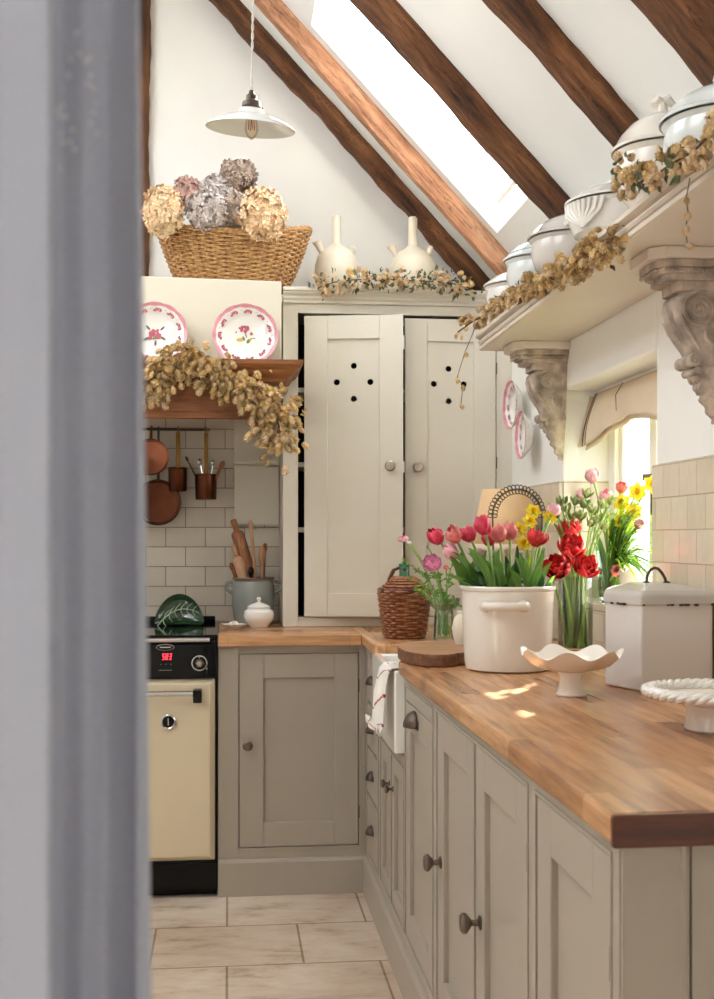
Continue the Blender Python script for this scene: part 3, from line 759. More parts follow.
# carved corbels
def spiral(cx, cz, r0, turns, y, n=60, sgn=1):
    return [(cx + r0*(1-.86*i/n)*math.cos(sgn*(2*PI*turns*i/n)+PI*.5), y, cz + r0*(1-.86*i/n)*math.sin(sgn*(2*PI*turns*i/n)+PI*.5)) for i in range(n+1)]
def corbel(yc, label):
    t = thing('carved_corbel', (WX, yc, 1.857), label, 'shelf bracket', 'carved wooden corbels under the high shelf')
    # top plates (x negative = into the room, z downwards)
    m = MB()
    def plate(x, hw, z0, z1, ch=.03):
        x *= .93; hw *= .9; m.prism([(0,-hw),(0,hw),(-x+ch,hw),(-x,hw-ch),(-x,-hw+ch),(-x+ch,-hw)], 'z', z0, z1)
    plate(.195, .098, -.024, 0)
    m.build('top_plate', M['shelf_paint'], t, smooth=False, bevel=.002)
    m = MB(); plate(.176, .084, -.040, -.0245); plate(.165, .076, -.052, -.040, .025); plate(.150, .068, -.066, -.052, .02); plate(.122, .058, -.088, -.066, .012)
    for i in range(13): m.ball((-.160, -.048+.0078*i, -.046), .0045, 6, 5)
    for i in range(18): m.ball((-.145+i*.0082, -.070, -.046), .0045, 6, 5)
    cp = m.build('capital', M['carved'], t, smooth=False, bevel=.0015)
    # S-scroll body, lofted from a side profile with changing width
    prof = [(-.096,-.088),(-.108,-.100),(-.112,-.120),(-.108,-.142),(-.098,-.165),(-.084,-.188),(-.072,-.208),(-.065,-.226),(-.063,-.246)]
    prof2 = [(-.058,-.240),(-.054,-.275),(-.044,-.300),(-.034,-.325),(-.022,-.345),(-.010,-.372)]
    m = MB()
    def loft(pts, hw0, hw1, ribs=True):
        n = len(pts); S = 15; vs = []
        for i, (x, z) in enumerate(pts):
            hw = hw0+(hw1-hw0)*i/(n-1)
            for q in range(S):
                u = -1+2*q/(S-1); rib = .0045*math.cos(u*PI*3) if ribs else .003*math.cos(u*9+z*90)
                edge = .010*max(0, abs(u)-.8)/.2
                vs.append((x - rib + edge + (.0035*math.sin(z*240) if not ribs else 0), u*hw, z))
            vs.append((0, hw, z)); vs.append((0, -hw, z))
        k = S+2; fs = [(i*k+q, (i+1)*k+q, (i+1)*k+(q+1)%k, i*k+(q+1)%k) for i in range(n-1) for q in range(k)]
        fs += [tuple(range(k)), tuple(range(n*k-1, (n-1)*k-1, -1))]
        m.add(vs, fs)
    def refine(pts, k=5):
        out = []
        for a, b_ in zip(pts[:-1], pts[1:]):
            for i in range(k): out.append((a[0]+(b_[0]-a[0])*i/k, a[1]+(b_[1]-a[1])*i/k))
        return out+[pts[-1]]
    loft(refine(prof), .050, .040)
    bd = m.build('scroll_body', M['carved'], t, auto=60)
    m = MB(); loft(refine(prof2), .036, .003, False)
    for s_ in range(3):                       # overlapping acanthus leaves down the drop
        for q in (-1, 0, 1):
            z = -.262-.030*s_; hw = .020*(1-.34*s_)
            m.ball((-.054+.013*s_, q*hw, z), .012*(1-.26*s_), 8, 6, (.8, .7, 1.8))
    for s_ in range(5):
        [m.ball((-.028+.004*s_, q*(.032-.0062*s_), -.262-.022*s_), .011*(1-.13*s_), 8, 6, (1.5, .5, 1.2)) for q in (-1, 1)]
    m.build('leaf_drop', M['carved'], t, auto=60)
    m = MB()
    m.tube([(-.070, -.043, -.236), (-.070, .043, -.236)], .0145, 16); m.tube([(-.060, -.040, -.258), (-.060, .040, -.258)], .009, 12)
    m.build('volute', M['carved'], t, auto=60)
    for sy in (-1, 1):
        m = MB()
        m.tube(spiral(-.062, -.128, .040, 2.6, sy*.050, sgn=1), [.0048*(1-.5*i/60) for i in range(61)], 6)
        m.ball((-.062, sy*.050, -.128), .007, 8, 6)
        m.tube(spiral(-.070, -.236, .013, 1.6, sy*.044, 30), .0022, 5)
        m.tube([(-.105, sy*.050, -.14),(-.095, sy*.049, -.165),(-.076, sy*.047, -.192),(-.060, sy*.044, -.215)], .0042, 6)
        m.tube([(-.050, sy*.050, -.172),(-.048, sy*.048, -.19),(-.035, sy*.047, -.205),(-.022, sy*.045, -.198),(-.020, sy*.046, -.185)], .0045, 6)
        m.tube([(-.018, sy*.050, -.095),(-.013, sy*.050, -.14),(-.012, sy*.048, -.18),(-.012, sy*.045, -.23)], .004, 6)
        for i in range(7): m.ball((-.040+.003*i, sy*(.047-.001*i), -.205-.006*i), .005, 6, 5)
        m.build('scroll_relief', M['carved'], t)
    return t
corbel(3.80, 'carved wooden corbel beyond the window, beside the hanging pink plates')
corbel(2.56, 'carved wooden corbel nearest the camera, right of the window')

# roman blind in the recess
t = thing('roman_blind', (WX, 2.96, WZ1), 'cream linen roman blind with dark trim hanging in the window recess', 'blind')
WB = .825
MB().box(.108, .138, .0, WB, -.03, -.001).build('headrail', M['window_paint'], t, smooth=False)
def blind(off, zlow):      # local x = distance from the wall face into the recess
    def f(u, v):
        y = u*WB; sag = .5*(1-abs(2*u-1)**1.6)
        zb = zlow + .12*sag
        bul = .034*math.sin(min(v*1.15, 1)*PI/2) + .008*math.sin(u*7)*v
        return (.105 - bul - off*.6 + .006*math.sin(u*23)*v*v, y, -.012 + zb*v + off*.1)
    return f
m = MB(); m.grid(blind(0, -.172), 40, 12); m.build('cloth', M['linen'], t, solid=.002)
m = MB(); m.grid(lambda u, v: (lambda p: (p[0]+.012, p[1], p[2]))(blind(0, -.184)(u, v)), 40, 12); m.build('lower_fold', M['linen'], t, solid=.002)
m = MB(); 
for off in (.002, .020):
    m.grid(lambda u, v: (lambda p: (p[0]-.0016, WB+.001-off-.004*u, p[2]))(blind(0, -.172)(1-off/WB, v)), 1, 12)
m.build('side_trim', M['stripe'], t, solid=.001)
m = MB(); m.grid(lambda u, v: (.068-.016*v-.006*math.sin(u*PI/2)+.035*(1-u), WB+.008-.006*v, -.02-.165*u), 8, 3); m.build('side_return', M['linen'], t, solid=.002)
m = MB(); m.tube([(.066, .50, -.10), (.074, .53, -.05), (.100, .54, -.012)], .0012, 5); m.build('cord', M['stripe'], t)
# ------------------------------------------------------------------ placement helper: a sight line meets a real plane
FPX = 1200.0; TH = math.atan(129/FPX); SN, CS = math.sin(TH), math.cos(TH)
def at(px, py, X=None, Y=None, Z=None):
    u = (px-357)/FPX; v = (538-py)/FPX
    r = Vector((u*CS+SN, CS-u*SN, v))
    t = X/r.x if X is not None else Y/r.y if Y is not None else (Z-EYE)/r.z
    return Vector((0,0,EYE)) + r*t

# ------------------------------------------------------------------ plates
def make_plate(name, loc, rot, R, label, group, scal=12, motif='rose', deep=.018):
    t = thing(name, loc, label, 'plate', group); t.rotation_euler = rot
    # local z = plate normal (towards the viewer)
    def wav(a): return .028*abs(math.cos(scal*a/2))**.7-.012
    def wob(a, r, z, j): return (r*(1+(wav(a) if r > R*.8 else 0)), z)
    m = MB(); m.lathe([(0,0),(R*.6,.001),(R*.7,.006),(R,deep),(R*.995,deep-.003),(R*.68,0),(R*.58,-.005),(0,-.005)], (0,0,0), 96, None, wob)
    b_ = m.build('plate_body', M['ceramic'], t)
    m = MB(); n = 96
    vs = []
    for i in range(n):
        a = 2*PI*i/n; k = 1+wav(a)
        for r, z in ((R*.92, deep*.74+.0012), (R*1.004*1.0, deep+.0012)):
            if r < R: r = R*(.905-.02*math.cos(scal*a))
            vs.append((r*k*math.cos(a), r*k*math.sin(a), z+.0004))
    m.add(vs, [(2*i, 2*i+1, (2*i+3) % (2*n), (2*i+2) % (2*n)) for i in range(n)])
    m.build('pink_rim', M['pink'], t)
    def disc(m, x, y, rx, ry, rot_, z):
        pts = []
        for i in range(10):
            a = 2*PI*i/10; px = rx*math.cos(a); py = ry*math.sin(a)
            pts.append((x+px*math.cos(rot_)-py*math.sin(rot_), y+px*math.sin(rot_)+py*math.cos(rot_), z))
        m.add(pts, [tuple(range(10))])
    m = MB(); g_ = MB(); r_ = random.Random(4)
    for i in range(11):
        a = 2*PI*i/11+.3; rr = R*.80; z = deep*.50+.0022
        for d_, q in ((0, .0), (.06, .05), (-.06, .05), (.0, .09), (.085, -.03), (-.085, -.03)):
            disc(m, (rr+R*q*.9)*math.cos(a+d_*1.2), (rr+R*q*.9)*math.sin(a+d_*1.2), R*.052, R*.036, a+q*9, z+q*.018*R*4)
        disc(g_, (rr*.96)*math.cos(a+.17), (rr*.96)*math.sin(a+.17), R*.034, R*.018, a, z-.0004)
        disc(g_, (rr*1.04)*math.cos(a+.28), (rr*1.04)*math.sin(a+.28), R*.018, R*.014, a, z+.0003)
    zc = .0016
    if motif == 'rose':
        for k in range(11): disc(m, R*(-.06+.10*math.cos(k*.9)+.04*(k % 3)), R*(.22+.08*math.sin(k*.9)), R*.062, R*.042, k, zc+.0001*k)
        for k in range(5): disc(m, R*(.19+.03*math.cos(k*1.3)), R*(.08+.03*math.sin(k*1.3)), R*.035, R*.022, k, zc+.0001*k)
    else:
        for k in range(14): disc(m, R*(.14*math.cos(k*.9)), R*(.12*math.sin(k*1.7)), R*.075, R*.05, k, zc+.0001*k)
    m.build('floral_print', M['pink_print'], t)
    gm = MB(); ym = MB()
    if motif == 'rose':
        disc(ym, -R*.16, -R*.12, R*.12, R*.06, .1, zc); disc(gm, -R*.05, -R*.08, R*.08, R*.035, 2.0, zc+.0002); disc(gm, R*.10, -R*.16, R*.09, R*.05, 1.0, zc)
        disc(ym, R*.16, -R*.10, R*.07, R*.03, .6, zc+.0002); disc(g_, R*.27, -R*.07, R*.05, R*.015, .1, zc); disc(gm, R*.02, R*.03, R*.02, R*.10, .3, zc)
        disc(g_, -R*.28, R*.12, R*.04, R*.018, 1.2, zc)
        ym.build('yellow_leaves', M['yellow_print'], t)
    else:
        for x, y, q in ((.24,.2,.8),(.26,-.12,-.6),(-.25,-.14,.5),(-.2,.22,-.9),(.03,-.28,1.5)): disc(g_, R*x, R*y, R*.10, R*.035, q, zc)
        disc(gm, 0, -R*.1, R*.08, R*.03, 1, zc+.0017)
    gm.build('green_leaves', M['green_print'], t); g_.build('grey_sprigs', M['grey_print'], t)
    return t
make_plate('dinner_plate', (.060, 4.212, 1.938), (PI/2-.20, 0, 0), .112, 'pink-rimmed floral plate with a single rose spray, nearer the tall cupboard', 'pink plates on the mantel')
make_plate('dinner_plate', (-.253, 4.212, 1.938), (PI/2-.20, 0, 0), .112, 'pink-rimmed plate with a pink posy, half hidden behind the curtain', 'pink plates on the mantel', motif='posy')
make_plate('wall_plate', (1.050, 4.285, 1.717), (PI/2, 0, -PI/2+.05), .088, 'upper of two pink and white plates hanging on the right wall', 'pink plates on the wall', 10, 'posy', .03)
make_plate('wall_plate', (1.048, 4.115, 1.593), (PI/2, .0, -PI/2-.03), .084, 'lower of two pink and white plates hanging on the right wall', 'pink plates on the wall', 10, 'posy', .03)

# ------------------------------------------------------------------ jugs on the cupboard
TOPZ = 2.1690
def botijo(x, y, s, label, flip):
    t = thing('ring_handle_jug', (x, y, TOPZ), label, 'jug', 'cream water jugs on top of the cupboard', rz=flip); t.scale = (1, 1, 1.04)
    m = MB(); m.lathe([(0,0),(.055*s,0),(.062*s,.006),(.074*s,.03),(.085*s,.07),(.084*s,.105),(.074*s,.138),(.054*s,.162),(.030*s,.176),(.021*s,.186),(.0,.19)], (0,0,0), 32)
    b_ = m.build('body', M['stoneware'], t)
    m = MB(); m.tube([(0,0,.178),(0,0,.20),(0,0,.25),(0,0,.288),(0,0,.296)], [.021*s,.0175*s,.0165*s,.0175*s,.012*s], 14); m.build('neck_handle', M['stoneware'], t)
    m = MB(); m.tube([(-.048*s,0,.135),(-.062*s,0,.158),(-.072*s,0,.178),(-.078*s,0,.190),(-.074*s,0,.186)], [.012*s,.011*s,.014*s,.021*s,.014*s], 14); m.build('filler_spout', M['stoneware'], t)
    m = MB(); m.tube([(.046*s,0,.138),(.060*s,0,.158),(.066*s,0,.170)], [.010*s,.008*s,.013*s], 12); m.ball((.066*s,0,.176), .011*s, 10, 6); m.build('drinking_spout', M['stoneware'], t)
botijo(.416, 4.60, 1.0, 'cream stoneware jug with an upright handle, nearer the flower basket', .2)
botijo(.712, 4.60, 1.04, 'cream stoneware jug with an upright handle against the dark wall beam', -.25)

# ------------------------------------------------------------------ tureens on the high shelf
SZ = 1.9105
def tureen(y, R, hr, ht, mat, label, x=.93, knobk='ball', shell=False, band=False):
    t = thing('lidded_tureen', (x, y, SZ), label, 'tureen', 'white lidded tureens on the high shelf')
    m = MB(); m.lathe([(0,.004),(R*.50,.0),(R*.56,.004),(R*.50,.018),(R*.62,.03),(R*.86,hr*.42),(R*.97,hr*.72),(R*.93,hr*.93),(R*1.0,hr),(R*.95,hr+.002),(0,hr+.002)], (0,0,0), 48)
    m.build('bowl', mat, t)
    m = MB(); h2 = ht-hr
    m.lathe([(R*1.04,hr+.0035),(R*1.05,hr+.009),(R*.98,hr+.014),(R*.86,hr+h2*.42),(R*.66,hr+h2*.68),(R*.36,hr+h2*.90),(0,hr+h2*.94)], (0,0,0), 48)
    if band: m.lathe([(R*.90,hr+h2*.34),(R*.93,hr+h2*.36),(R*.88,hr+h2*.42)], (0,0,0), 48)
    l = m.build('lid', mat, t)
    m = MB(); k = .017
    if knobk == 'ball': m.lathe([(0,0),(.012,0),(.008,.008),(.016,.018),(.014,.026),(0,.03)], (0,0,hr+h2*.90), 16)
    else:
        m.tube([(-.026,0,hr+h2*.92+.024),(-.012,0,hr+h2*.92+.034),(.0,0,hr+h2*.92+.030),(.012,0,hr+h2*.92+.036),(.028,0,hr+h2*.92+.022)], [.006,.012,.009,.012,.006], 10)
        m.tube([(0,0,hr+h2*.9-.004),(0,0,hr+h2*.92+.03)], [.015,.009], 10)
    m.build('lid_knob', mat, l)
    m = MB()
    for s_ in (-1, 1):
        m.tube([(0,s_*R*.93,hr*.55),(0,s_*(R*.93+.02),hr*.62),(0,s_*(R*.93+.022),hr*.78),(0,s_*R*.90,hr*.84)], .007, 8)
    m.build('handles', mat, t)
    if shell:
        m = MB()
        for i in range(9):
            a = PI+.45+(-.5+i/8)*.95
            m.tube([(R*.99*math.cos(PI+.50), R*.99*math.sin(PI+.50), hr*.45), ((R*1.02)*math.cos(a), (R*1.02)*math.sin(a), hr*.74+.01*math.cos((i-4)*.4)), ((R*1.03)*math.cos(a*1.0+(i-4)*.02), (R*1.03)*math.sin(a), hr*.98)], [.004,.006,.007], 6)
        for i in range(3): m.ball((R*.98*math.cos(PI-.35), R*.98*math.sin(PI-.35)+.008*(i-1), hr*.74+.006*(i % 2)), .007, 8, 6)
        m.build('shell_moulding', mat, t)
tureen(3.80, .105, .130, .185, M['ceramic'], 'small round white tureen at the far end of the high shelf')
tureen(3.505, .108, .145, .212, M['ceramic_blue'], 'white tureen with a ridged lid, second from the far end of the shelf', band=True)
tureen(3.195, .112, .135, .205, M['ceramic_grey'], 'plain greyish white tureen with a steep lid, third from the far end')
tureen(2.80, .120, .118, .172, M['ceramic'], 'white tureen with moulded shell and berries on its side', shell=True)
tureen(2.50, .104, .150, .238, M['ceramic_warm'], 'large cream tureen with a twisted lid knob behind the dried hops', knobk='twig')
tureen(2.225, .112, .120, .195, M['ceramic_blue'], 'pale blue-white tureen at the near end, cut by the photo edge', x=.945)

# ------------------------------------------------------------------ pendant lamp
px_, py_ = .062, 3.2
t = thing('pendant_lamp', (px_, py_, 2.372), 'white glass pendant lamp hanging on a twisted flex', 'lamp'); t.rotation_euler = (0, 0, 0)
m = MB(); cz = ceil_z(px_)-2.372
for ph in (0, PI):
    m.tube([(.0022*math.cos(i*.8+ph)+.004*math.sin(i/30), .0022*math.sin(i*.8+ph), .05+(cz-.05)*i/150) for i in range(151)], .0019, 6)
m.build('flex', M['flex'], t)
m = MB(); m.lathe([(0,.052),(.006,.050),(.009,.040),(.014,.036),(.014,.024),(.024,.018),(.026,.006),(.022,0),(0,0)], (0,0,0), 20)
for i in range(3):
    a = i*2.1+.4; m.tube([(.02*math.cos(a), .02*math.sin(a), .006), (.033*math.cos(a), .033*math.sin(a), .008)], .003, 6)
m.build('fitting', M['iron'], t)
T4 = Matrix.Rotation(.13, 4, 'X') @ Matrix.Rotation(.05, 4, 'Y')
m = MB(); m.lathe([(.018,.004),(.030,.0),(.036,-.010),(.070,-.022),(.105,-.038),(.118,-.048),(.1195,-.051),(.117,-.050),(.104,-.041),(.070,-.026),(.034,-.014),(.026,-.006)], (0,0,0), 48, T4)
m.build('lamp_shade', M['lamp_white'], t)
m = MB(); m.lathe([(.012,0),(.013,-.02),(.016,-.035),(.018,-.055),(.013,-.072),(.004,-.080),(0,-.081)], (0,0,0), 20); bl = m.build('bulb', M['bulb'], t)
m = MB(); 
for i in range(4): m.tube([(.006*math.cos(i*1.57), .006*math.sin(i*1.57), -.015), (.008*math.cos(i*1.57+.3), .008*math.sin(i*1.57+.3), -.055)], .0012, 5)
m.build('filament', M['copper'], bl)

# ------------------------------------------------------------------ woven baskets
def weave(m, n_rows, z0, z1, rad, n=120, r=.0035, stakes=30, amp=.0035, phase=0):
    """rad(z01, a) -> (x, y); alternate rows go in and out of the stakes"""
    for k in range(n_rows):
        u = k/(n_rows-1)
        path = []
        for i in range(n):
            a = 2*PI*i/n; x, y, z = rad(u, a)
            o = amp*math.sin(stakes*a/2+PI*(k % 2)+phase)
            L = math.hypot(x, y) or 1
            path.append((x*(1+o/L), y*(1+o/L), z))
        m.ring(path, r, 5)
def superell(a, A, B, p=2.4):
    c_, s_ = math.cos(a), math.sin(a)
    return (A*abs(c_)**(2/p)*(1 if c_ >= 0 else -1), B*abs(s_)**(2/p)*(1 if s_ >= 0 else -1))
t = thing('wicker_basket', (.022, 4.56, 2.166), 'big boat-shaped wicker basket full of dried hydrangeas', 'basket')
def rb(u, a):
    A = .195+(.288-.195)*u**.75; B = .105+(.165-.105)*u**.75
    x, y = superell(a, A, B); return (x, y, .01+.172*u + .046*u*abs(math.cos(a))**2)
m = MB(); weave(m, 25, 0, 1, rb, 200, .0050, 36, .0048)
m.build('woven_side', M['wicker'], t)
m = MB()
for i in range(36):
    a = 2*PI*(i+.5)/36; m.tube([rb(u/6, a) for u in range(7)], .0050, 6)
m.build('stakes', M['wicker_dark'], t)
m = MB(); 
for q in range(2): m.ring([(lambda p: (p[0]*1.01, p[1]*1.01, p[2]+.006+.004*math.sin(28*2*PI*i/160+PI*q)))(rb(1, 2*PI*i/160)) for i in range(160)], .006, 6)
m.build('rim', M['wicker'], t)
m = MB(); m.ring([(lambda p: (p[0]*1.0, p[1]*1.0, .006))(rb(0, 2*PI*i/80)) for i in range(80)], .0058, 6)
m.prism([(superell(2*PI*i/40, .192, .102)) for i in range(40)], 'z', .004, .010); m.build('base', M['wicker_dark'], t)

# ------------------------------------------------------------------ dried hydrangeas
def hydrangea(c, r, mat, label, sq=(1,1,1), seed=0, n=210):
    base = Vector((.03+(c.x-.03)*.35, 4.56, 2.20))
    t = thing('dried_hydrangea', tuple(base), label, 'dried flower', 'dried hydrangeas in the wicker basket')
    r_ = random.Random(seed); m = MB(); cc = c-base
    for i in range(n):
        z = 1-2*(i+.5)/n; a = i*2.39996
        d = Vector((math.sqrt(1-z*z)*math.cos(a), math.sqrt(1-z*z)*math.sin(a), z))
        k = r*(1+r_.uniform(-.26,.12))
        p = cc + Vector((d.x*sq[0], d.y*sq[1], d.z*sq[2]))*k
        B_ = basis((d + Vector((r_.uniform(-.4,.4), r_.uniform(-.4,.4), r_.uniform(-.4,.4)))).normalized(), r_.uniform(0, 6)).to_3x3()
        s_ = r_.uniform(.013, .020)
        for q in range(4):
            R_ = Matrix.Rotation(q*PI/2, 3, 'Z'); f = r_.uniform(.2, 1.1)
            pts = [(0,0,0), (.55,-.45,.15*f), (1.0,-.30,f*.6), (1.15,0,f*.35), (1.0,.30,f*.6), (.55,.45,.15*f)]
            m.add([p + B_@(R_@(Vector(v)*s_)) for v in pts], [(0,1,2,3), (0,3,4,5)])
    m.build('flower_head', mat, t, smooth=False)
    MB().ball(cc, r*.62, 12, 8, sq).build('inner_cluster', mat, t)
    MB().tube(bez((0,0,0), cc*.5+Vector((0,0,.02)), cc, 6), .0035, 6).build('stem', M['vine'], t)
HY = [((163,212),.072,'hyd_cream',(.85,.7,1.18),4.38,'large biscuit-coloured hydrangea head beside the curtain, hanging over the left rim'),
      ((188,194),.052,'hyd_rose',(1,.9,1),4.60,'dusky rose hydrangea head behind the biscuit-coloured one on the left'),
      ((207,211),.068,'hyd_lilac',(1,.75,1),4.40,'pale lilac-grey hydrangea head at the middle of the basket front'),
      ((216,192),.054,'hyd_lilac',(1,.9,1),4.58,'smaller lilac-grey hydrangea head behind the middle front one'),
      ((238,176),.060,'hyd_taupe',(1,.9,.95),4.60,'topmost taupe hydrangea head of the bunch'),
      ((236,212),.056,'hyd_taupe',(.8,.7,1.1),4.43,'taupe hydrangea head between the lilac and the right biscuit-coloured one'),
      ((263,214),.078,'hyd_cream',(.98,.7,1.1),4.36,'large biscuit-coloured hydrangea head hanging over the basket front on the right')]
for i, (p, r, mt, sq, y, lb) in enumerate(HY): hydrangea(at(p[0], p[1], Y=y), r, M[mt], lb, sq, i)

# ------------------------------------------------------------------ dried hop garlands
def cone_mesh(seed):
    r_ = random.Random(seed); m = MB(); L = 1.0
    m.ball((0,0,.5), .30, 7, 5, (1,1,1.5))
    for k in range(5):
        z = .12+.19*k; R_ = .36*math.sin(PI*(.28+.62*k/5))
        for q in range(5):
            a = 2*PI*(q+.5*(k % 2))/5+r_.uniform(-.15,.15); w = .62
            p = [(R_*.55*math.cos(a), R_*.55*math.sin(a), z-.14), (R_*1.02*math.cos(a-w), R_*1.02*math.sin(a-w), z+.02), (R_*1.32*math.cos(a), R_*1.32*math.sin(a), z+.20+r_.uniform(-.04,.04)), (R_*1.02*math.cos(a+w), R_*1.02*math.sin(a+w), z+.02)]
            m.add(p, [(0,1,2,3)])
    return m
CONES = [cone_mesh(i) for i in range(5)]
def garland(name, label, path, n, spread, size, mats, nleaf=0, leafmat='hop_leaf', seed=1, jitter=(1,1,1), extra=(), droop=.6, leafsize=.03, group='dried hop garlands'):
    r_ = random.Random(seed)
    base = Vector(path[0]); t = thing(name, tuple(base), label, 'garland', group)
    P_ = [Vector(p)-base for p in path]
    seg = [(P_[i+1]-P_[i]).length for i in range(len(P_)-1)]; tot = sum(seg)
    def pt(u):
        s_ = u*tot
        for i, L in enumerate(seg):
            if s_ <= L or i == len(seg)-1: return P_[i]+(P_[i+1]-P_[i])*min(1, s_/L)
            s_ -= L
    m = MB(); m.tube(P_, .0022, 6)
    for ex in extra: m.tube([Vector(p)-base for p in ex], .0012, 5)
    m.build('vine', M['vine'], t)
    items = []
    for i in range(n):
        u = (i+r_.random())/n; sp = spread(u) if callable(spread) else spread
        d = Vector((r_.gauss(0,1), r_.gauss(0,1), r_.gauss(0,1))); d = d.normalized()*sp*r_.random()**.5
        p = pt(u)+Vector((d.x*jitter[0], d.y*jitter[1], d.z*jitter[2]))
        items.append((p, size*r_.uniform(.65, 1.15), d))
    for ex in extra:
        E_ = [Vector(p)-base for p in ex]
        for k in range(1, len(E_)): items.append((E_[k], size*r_.uniform(.6,.95), Vector((0,-.3,-1))*.02))
    items.sort(key=lambda q: -q[1])
    meshes = {}
    for ci in range(5):
        for mi, mt in enumerate(mats):
            me = bpy.data.meshes.new('hop_cone'); me.from_pydata(CONES[ci].v, [], CONES[ci].f); me.materials.append(M[mt])
            me.polygons.foreach_set('use_smooth', [True]*len(me.polygons)); meshes[ci, mi] = me
    rest = MB()
    for i, (p, s_, d) in enumerate(items):
        dr = (d.normalized()*.6 + Vector((r_.uniform(-.5,.5), -.25+r_.uniform(-.3,.3), -droop+r_.uniform(-.4,.4)))).normalized()
        mi = r_.randrange(len(mats)); ci = r_.randrange(5)
        B_ = basis(dr, r_.uniform(0, 6))
        if i < 95:
            o = bpy.data.objects.new('hop_cone', meshes[ci, mi]); C.objects.link(o); o.parent = t
            o.location = p; o.rotation_euler = B_.to_euler(); o.scale = (s_, s_, s_)
        else:
            rest.cur = mi; rest.add([p + (B_@Vector(v)).to_3d()*s_ for v in CONES[ci].v], CONES[ci].f)
    if rest.v:
        if len(mats) == 1: rest.m = [0]*len(rest.m)
        tag(rest.build('small_hop_cones', [M[q] for q in mats], t), kind='stuff')
    if nleaf:
        m = MB()
        for i in range(nleaf):
            u = r_.random(); sp = spread(u) if callable(spread) else spread
            d = Vector((r_.gauss(0,1), r_.gauss(0,1), r_.gauss(0,1))).normalized()*sp*1.15
            p = pt(u)+Vector((d.x*jitter[0], d.y*jitter[1], d.z*jitter[2])); s_ = leafsize*r_.uniform(.5, 1.1)
            B_ = Euler((r_.uniform(0,6), r_.uniform(0,6), r_.uniform(0,6))).to_matrix()
            pts = [(0,0,0),(.3,-.28,.08),(.62,-.22,-.05),(1.0,0,.22),(.62,.22,-.02),(.3,.28,.10)]
            m.add([p+B_@(Vector(v)*s_) for v in pts], [(0,1,2,3),(0,3,4,5)])
        tag(m.build('dried_leaves', M[leafmat], t, smooth=False), kind='stuff')
    return t
gp_ = [at(*q, Y=4.10) for q in ((148,392),(158,372),(178,358),(200,362),(222,374),(245,388),(262,400),(276,416),(282,436),(280,446))]
garland('hop_garland', 'thick golden dried hop garland draped over the wooden mantel', gp_, 560, lambda u: .058+.030*math.sin(u*PI*3.2+.3)**2+(.02 if u > .75 else 0), .031, ['hop_gold','hop_olive','hop_gold','hop_blush'], 40, 'hop_olive', 3, (1,.55,1), droop=.75)
gp_ = [at(*q, Y=4.43) for q in ((318,288),(335,282),(352,280),(375,279),(400,280),(420,281),(445,282),(470,287))]
garland('hop_garland', 'thin blush hop garland with grey-green leaves in front of the two jugs', gp_, 120, .044, .024, ['hop_blush','hop_gold','hop_blush'], 190, 'hop_leaf', 4, (1,.5,.8), droop=.4)
E1 = [[at(480,316,Y=3.85), at(465,352,Y=3.86), at(457,378,Y=3.86), at(463,385,Y=3.86), at(461,404,Y=3.86)]]
gp_ = [at(458,332,Y=3.92), at(472,322,Y=3.88), at(488,313,X=.835), at(508,300,X=.83), at(530,286,X=.825)]
garland('hop_garland', 'pale golden hop garland trailing off the far end of the high shelf', gp_, 130, .030, .023, ['hop_gold','hop_blush','hop_olive'], 14, 'hop_brown', 5, (.8,1,.8), E1, .4)
gp_ = [at(522,290,X=.822), at(538,284,X=.82), at(555,272,X=.818), at(575,265,X=.815), at(598,250,X=.812), at(613,238,X=.81)]
garland('hop_garland', 'dense olive-gold hop garland below the shell-moulded tureen', gp_, 260, lambda u: .024+.028*u, .023, ['hop_olive','hop_gold','hop_olive'], 12, 'hop_brown', 6, (.7,1.3,.9), (), .5)
E3 = [[at(690,178,X=.80), at(686,198,X=.795), at(688,212,X=.795), at(686,226,X=.795), at(687,244,X=.795)]]
gp_ = [at(618,166,X=.80), at(636,184,X=.80), at(655,175,X=.80), at(675,162,X=.80), at(695,150,X=.80), at(716,128,X=.80), at(735,105,X=.80)]
garland('hop_garland', 'loose leafy hop spray with pinkish flowers at the near end of the shelf', gp_, 115, .030, .022, ['hop_blush','hop_gold','hop_blush','hop_olive'], 75, 'hop_leaf', 7, (.7,1.2,.9), E3, .3, .026)

# ------------------------------------------------------------------ copper pans and rail
t = thing('hanging_rail', (-.62, 4.79, 1.662), 'thin dark iron rail for hanging copper pans under the mantel', 'rail')
m = MB(); m.tube([(0,0,0),(.548,0,0)], .0055, 8); m.build('bar', M['iron'], t)
m = MB(); m.tube([(.535,0,0),(.535,.047,0)], .004, 8); m.tube([(.05,0,0),(.05,.047,0)], .004, 8); m.build('bracket', M['iron'], t)
def cup(name, x, zt, r, h, mat, label, tilt=0, grp=None):
    t = thing(name, (x, 4.765, zt), label, 'pan', grp)
    m = MB(); y0 = -.022; R_ = Matrix.Rotation(tilt, 4, 'X')
    m.lathe([(0,-h),(r*.90,-h),(r*.95,-h+.004),(r,0),(r*1.06,.002),(r*1.0,.004),(r*.95,0),(r*.88,-h+.006),(0,-h+.005)], (0,y0,0), 28, R_)
    m.build('pan_body', mat, t)
    m = MB(); m.box(-.008, .008, y0+r*.9, y0+r*.9+.004, -.012, 1.650-zt); 
    m.tube([(0, y0+r*.9+.002, 1.648-zt),(0,.014,1.660-zt),(0,.020,1.672-zt),(0,.032,1.672-zt)], .003, 6)
    m.build('handle', M['brass'], t, bevel=.001); return t
cup('copper_pan', -.086, 1.480, .043, .096, M['copper_dark'], 'small straight copper pan holding utensils, rightmost on the rail', grp='copper pans on the rail')
